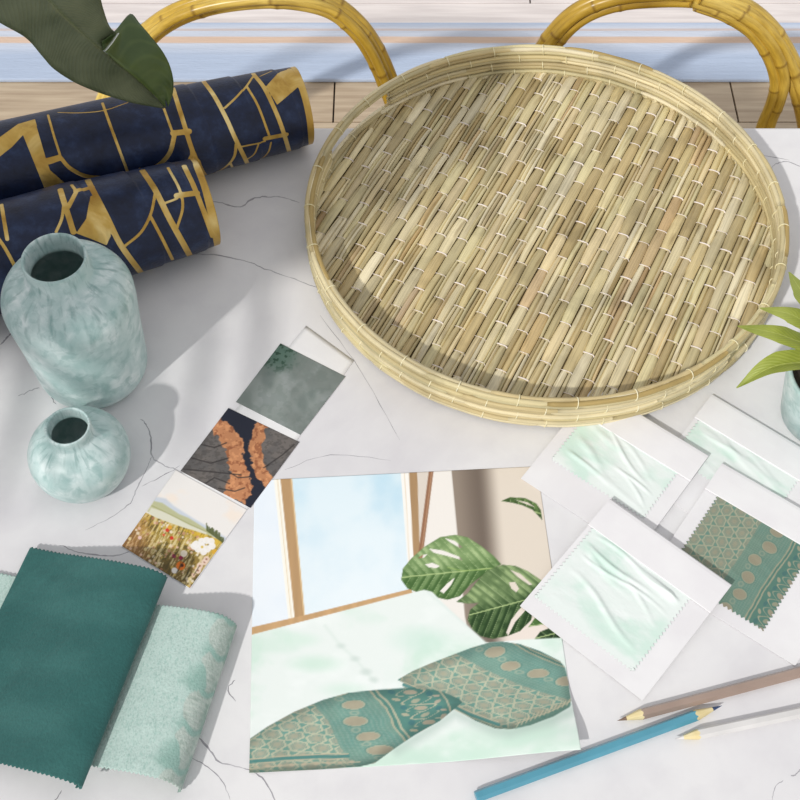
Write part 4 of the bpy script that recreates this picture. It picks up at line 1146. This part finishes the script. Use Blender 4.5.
lv = [([(stemp(.085)), lp(812, 345, .093), lp(775, 333, .095), lp(737.5, 326, .083)], [.002, .0085, .0085, .0005], .18),
      ([(stemp(.068)), lp(812, 362, .076), lp(772, 367, .074), lp(736.5, 388, .060)], [.002, .0095, .0090, .0005], .55),
      ([(stemp(.100)), lp(815, 326, .110), lp(790, 314, .108), lp(760, 308, .098)], [.002, .0085, .008, .0005], .15),
      ([(stemp(.112)), lp(815, 305, .122), lp(801, 290, .120), lp(789, 272, .110)], [.002, .008, .0065, .0005], .2),
      ([(stemp(.115)), lp(850, 300, .125), lp(870, 270, .12), lp(885, 245, .10)], [.002, .009, .008, .0005], .25),
      ([(stemp(.095)), lp(870, 350, .105), lp(905, 345, .1), lp(940, 350, .08)], [.002, .009, .008, .0005], .25),
      ([(stemp(.08)), lp(865, 385, .085), lp(890, 410, .08), lp(910, 440, .06)], [.002, .009, .008, .0005], .25)]
for pts, hw_, fd in lv:
    lm_ = MB(); d = (pts[-1]-pts[0]); sd = Vector((-d.y, d.x, .1*d.length)); blade(lm_, pts, [hw_[0], hw_[1]*.8, hw_[1], hw_[2]*1.05, hw_[2]*.6, hw_[3]], sd, fd, 10, 8)
    lm_.build('leaf', m_lime, pl)

# the large dark leaf coming in at the upper left from a floor pot beside the table
m_dark = leafmat('dark_leaf', (78, 88, 62), (106, 114, 86), (116, 124, 88), 330, .42, .06)
m_dark2 = leafmat('dark_leaf_face', (62, 82, 38), (80, 100, 50), (100, 116, 62), 60, .35, .06)
m_pale = two_tone('pale_leaf_edge', (206, 212, 204), (222, 226, 218), 60, .5)
potc = Vector((-1.08, .62, 0))
bp = thing('leafy_floor_plant', 'plant with one big dark green leaf hanging over the navy wallpaper roll', 'plant', potc)
P0 = MB(); P0.lathe([(.0001, 0), (.12, 0), (.13, .01), (.16, .28), (.165, .30), (.155, .30), (.15, .27)], 48, potc); P0.build('pot', two_tone('clay_pot', (170, 120, 92), (188, 136, 106), 20, .8), bp)
S0 = MB(); S0.add([(potc.x, potc.y, .275)]+[(potc.x+.15*math.cos(k*math.pi/24), potc.y+.15*math.sin(k*math.pi/24), .27) for k in range(48)], [(0, k+1, (k+1) % 48+1) for k in range(48)]); S0.build('soil', m_soil, bp)
def zl(t): return .30-.19*t**1.2            # height over the table along the leaf
rowsL = [(0, (-75, -30), (-25, -75), (40, -110)), (.18, (-40, 0), (15, -32), (78, -60)), (.34, (2, 24), (50, 2), (96, -18)), (.46, (26, 38), (70, 22), (103, 8)),
         (.56, (42, 56), (88, 38), (110, 27)), (.64, (54, 69), (103, 50.5), (119, 35)), (.74, (76, 83), (121, 66), None), (.84, (103, 94), (138, 80), None), (.93, (133, 103), (153, 94), None), (1.0, (164, 108.5), (166, 108), None)]
ts = [r[0] for r in rowsL]
def dens(idx, rows, n=6):
    pts = [(r[idx][0], r[idx][1], zl(r[0])) for r in rows if r[idx] is not None]
    return [at(p.x, p.y, p.z) for p in catmull(pts, n)]
Lp, Mp, Rp = dens(1, rowsL), dens(2, rowsL), dens(3, rowsL)
def surf(mb, A, B, nw, bulge, q0, q1, mi=0):
    vs = []; gr = []; n = len(A)
    for i in range(n):
        for j in range(nw+1):
            q = j/nw; p = A[i].lerp(B[i], q); p = p+Vector((0, 0, bulge*math.sin(math.pi*q)))
            vs.append(p); gr.append((q0+(q1-q0)*q, i/54, 0))
    mb.add(vs, grid_faces(n, nw+1), mi, (1, 1, 1), gr)
bl = MB(); surf(bl, Lp, Mp, 10, .006, -1, 0); surf(bl, Mp[:len(Rp)], Rp, 10, .005, 0, 1)
fm0 = [at(p.x, p.y, zl(.64+.36*i/36)+.001) for i, p in enumerate(catmull([(103.5, 50.5, 0), (121, 66, 0), (138, 80, 0), (153, 94, 0), (166, 107.5, 0)], 9))]
out = [(105, 49), (118, 31), (130, 14), (140, 24), (152, 38), (163, 52), (170, 66), (173.5, 82), (172, 96), (168, 107)]
oc = catmull([(a, b_, 0) for a, b_ in out], 4)
fo = [at(p.x, p.y, zl(.64+.36*i/36)+.022*math.sin(math.pi*min(1, i/30.0))+.002) for i, p in enumerate(oc)]
surf(bl, fm0, fo, 10, .008, 0, 1, 1)
# pale torn rim of the flap
rim = [at(a, b_, zl(.64)+.004) for a, b_ in ((104, 51), (111, 42), (117, 34.5))]; rim2 = [at(a, b_, zl(.64)+.010) for a, b_ in ((106, 50.5), (113, 42), (119, 33))]
surf(bl, rim, rim2, 2, 0, 0, .3, 2)
lo = bl.build('leaf', [m_dark, m_dark2, m_pale], bp)
md = lo.modifiers.new('thickness', 'SOLIDIFY'); md.thickness = .0006; md.offset = 0
# extra leaves and stalks, added unseen outside the frame to shade the table's left
shade_leaflets = MB()
for k in range(10):
    q = Vector((-.95+.047*k, -.07+.018*k, 1.30+.02*math.sin(k*.3)))
    blade(shade_leaflets, [q+Vector((-.05, .15, -.02)), q+Vector((-.02, .07, .01)), q, q+Vector((.01, -.08, 0)), q+Vector((.02, -.16, -.03))], [.002, .010, .0125, .0125, .009, .002], (1, .1, 0), .1, 6, 4)
shade_leaflets.tube([(-.99, -.09, 1.30), (-.75, .005, 1.318), (-.52, .09, 1.30)], .004, 0, 6)
shade_leaflets.build('leaf', m_dark, bp)
shade_leaf = MB(); blade(shade_leaf, [(-.91, -.12, 1.43), (-.76, -.01, 1.47), (-.60, .11, 1.46), (-.34, .31, 1.40)], [.01, .09, .13, .14, .14, .12, .01], (-.61, .79, 0), .06, 10, 10); shade_leaf.build('leaf', m_dark, bp)
for e0, e1 in (((-.99, -.09, 1.30), 1.0), ((-.91, -.12, 1.43), 1.15)):
    p2 = MB(); p2.tube(catmull([(potc.x, potc.y-.01, .27), (potc.x-.06, potc.y-.15, .8), (potc.x-.02, potc.y-.48, e1+.12), e0], 10), .008, 0, 8); p2.build('petiole', m_dark2, bp)
pt = MB(); pt.tube(catmull([(potc.x, potc.y, .27), (potc.x-.02, potc.y+.05, .8), (potc.x+.22, potc.y+.10, 1.14), tuple(Mp[0]), tuple(Mp[6])], 10), [.010]*30+[.006]*10+[.002], 0, 8)
pt.build('petiole', m_dark2, bp)
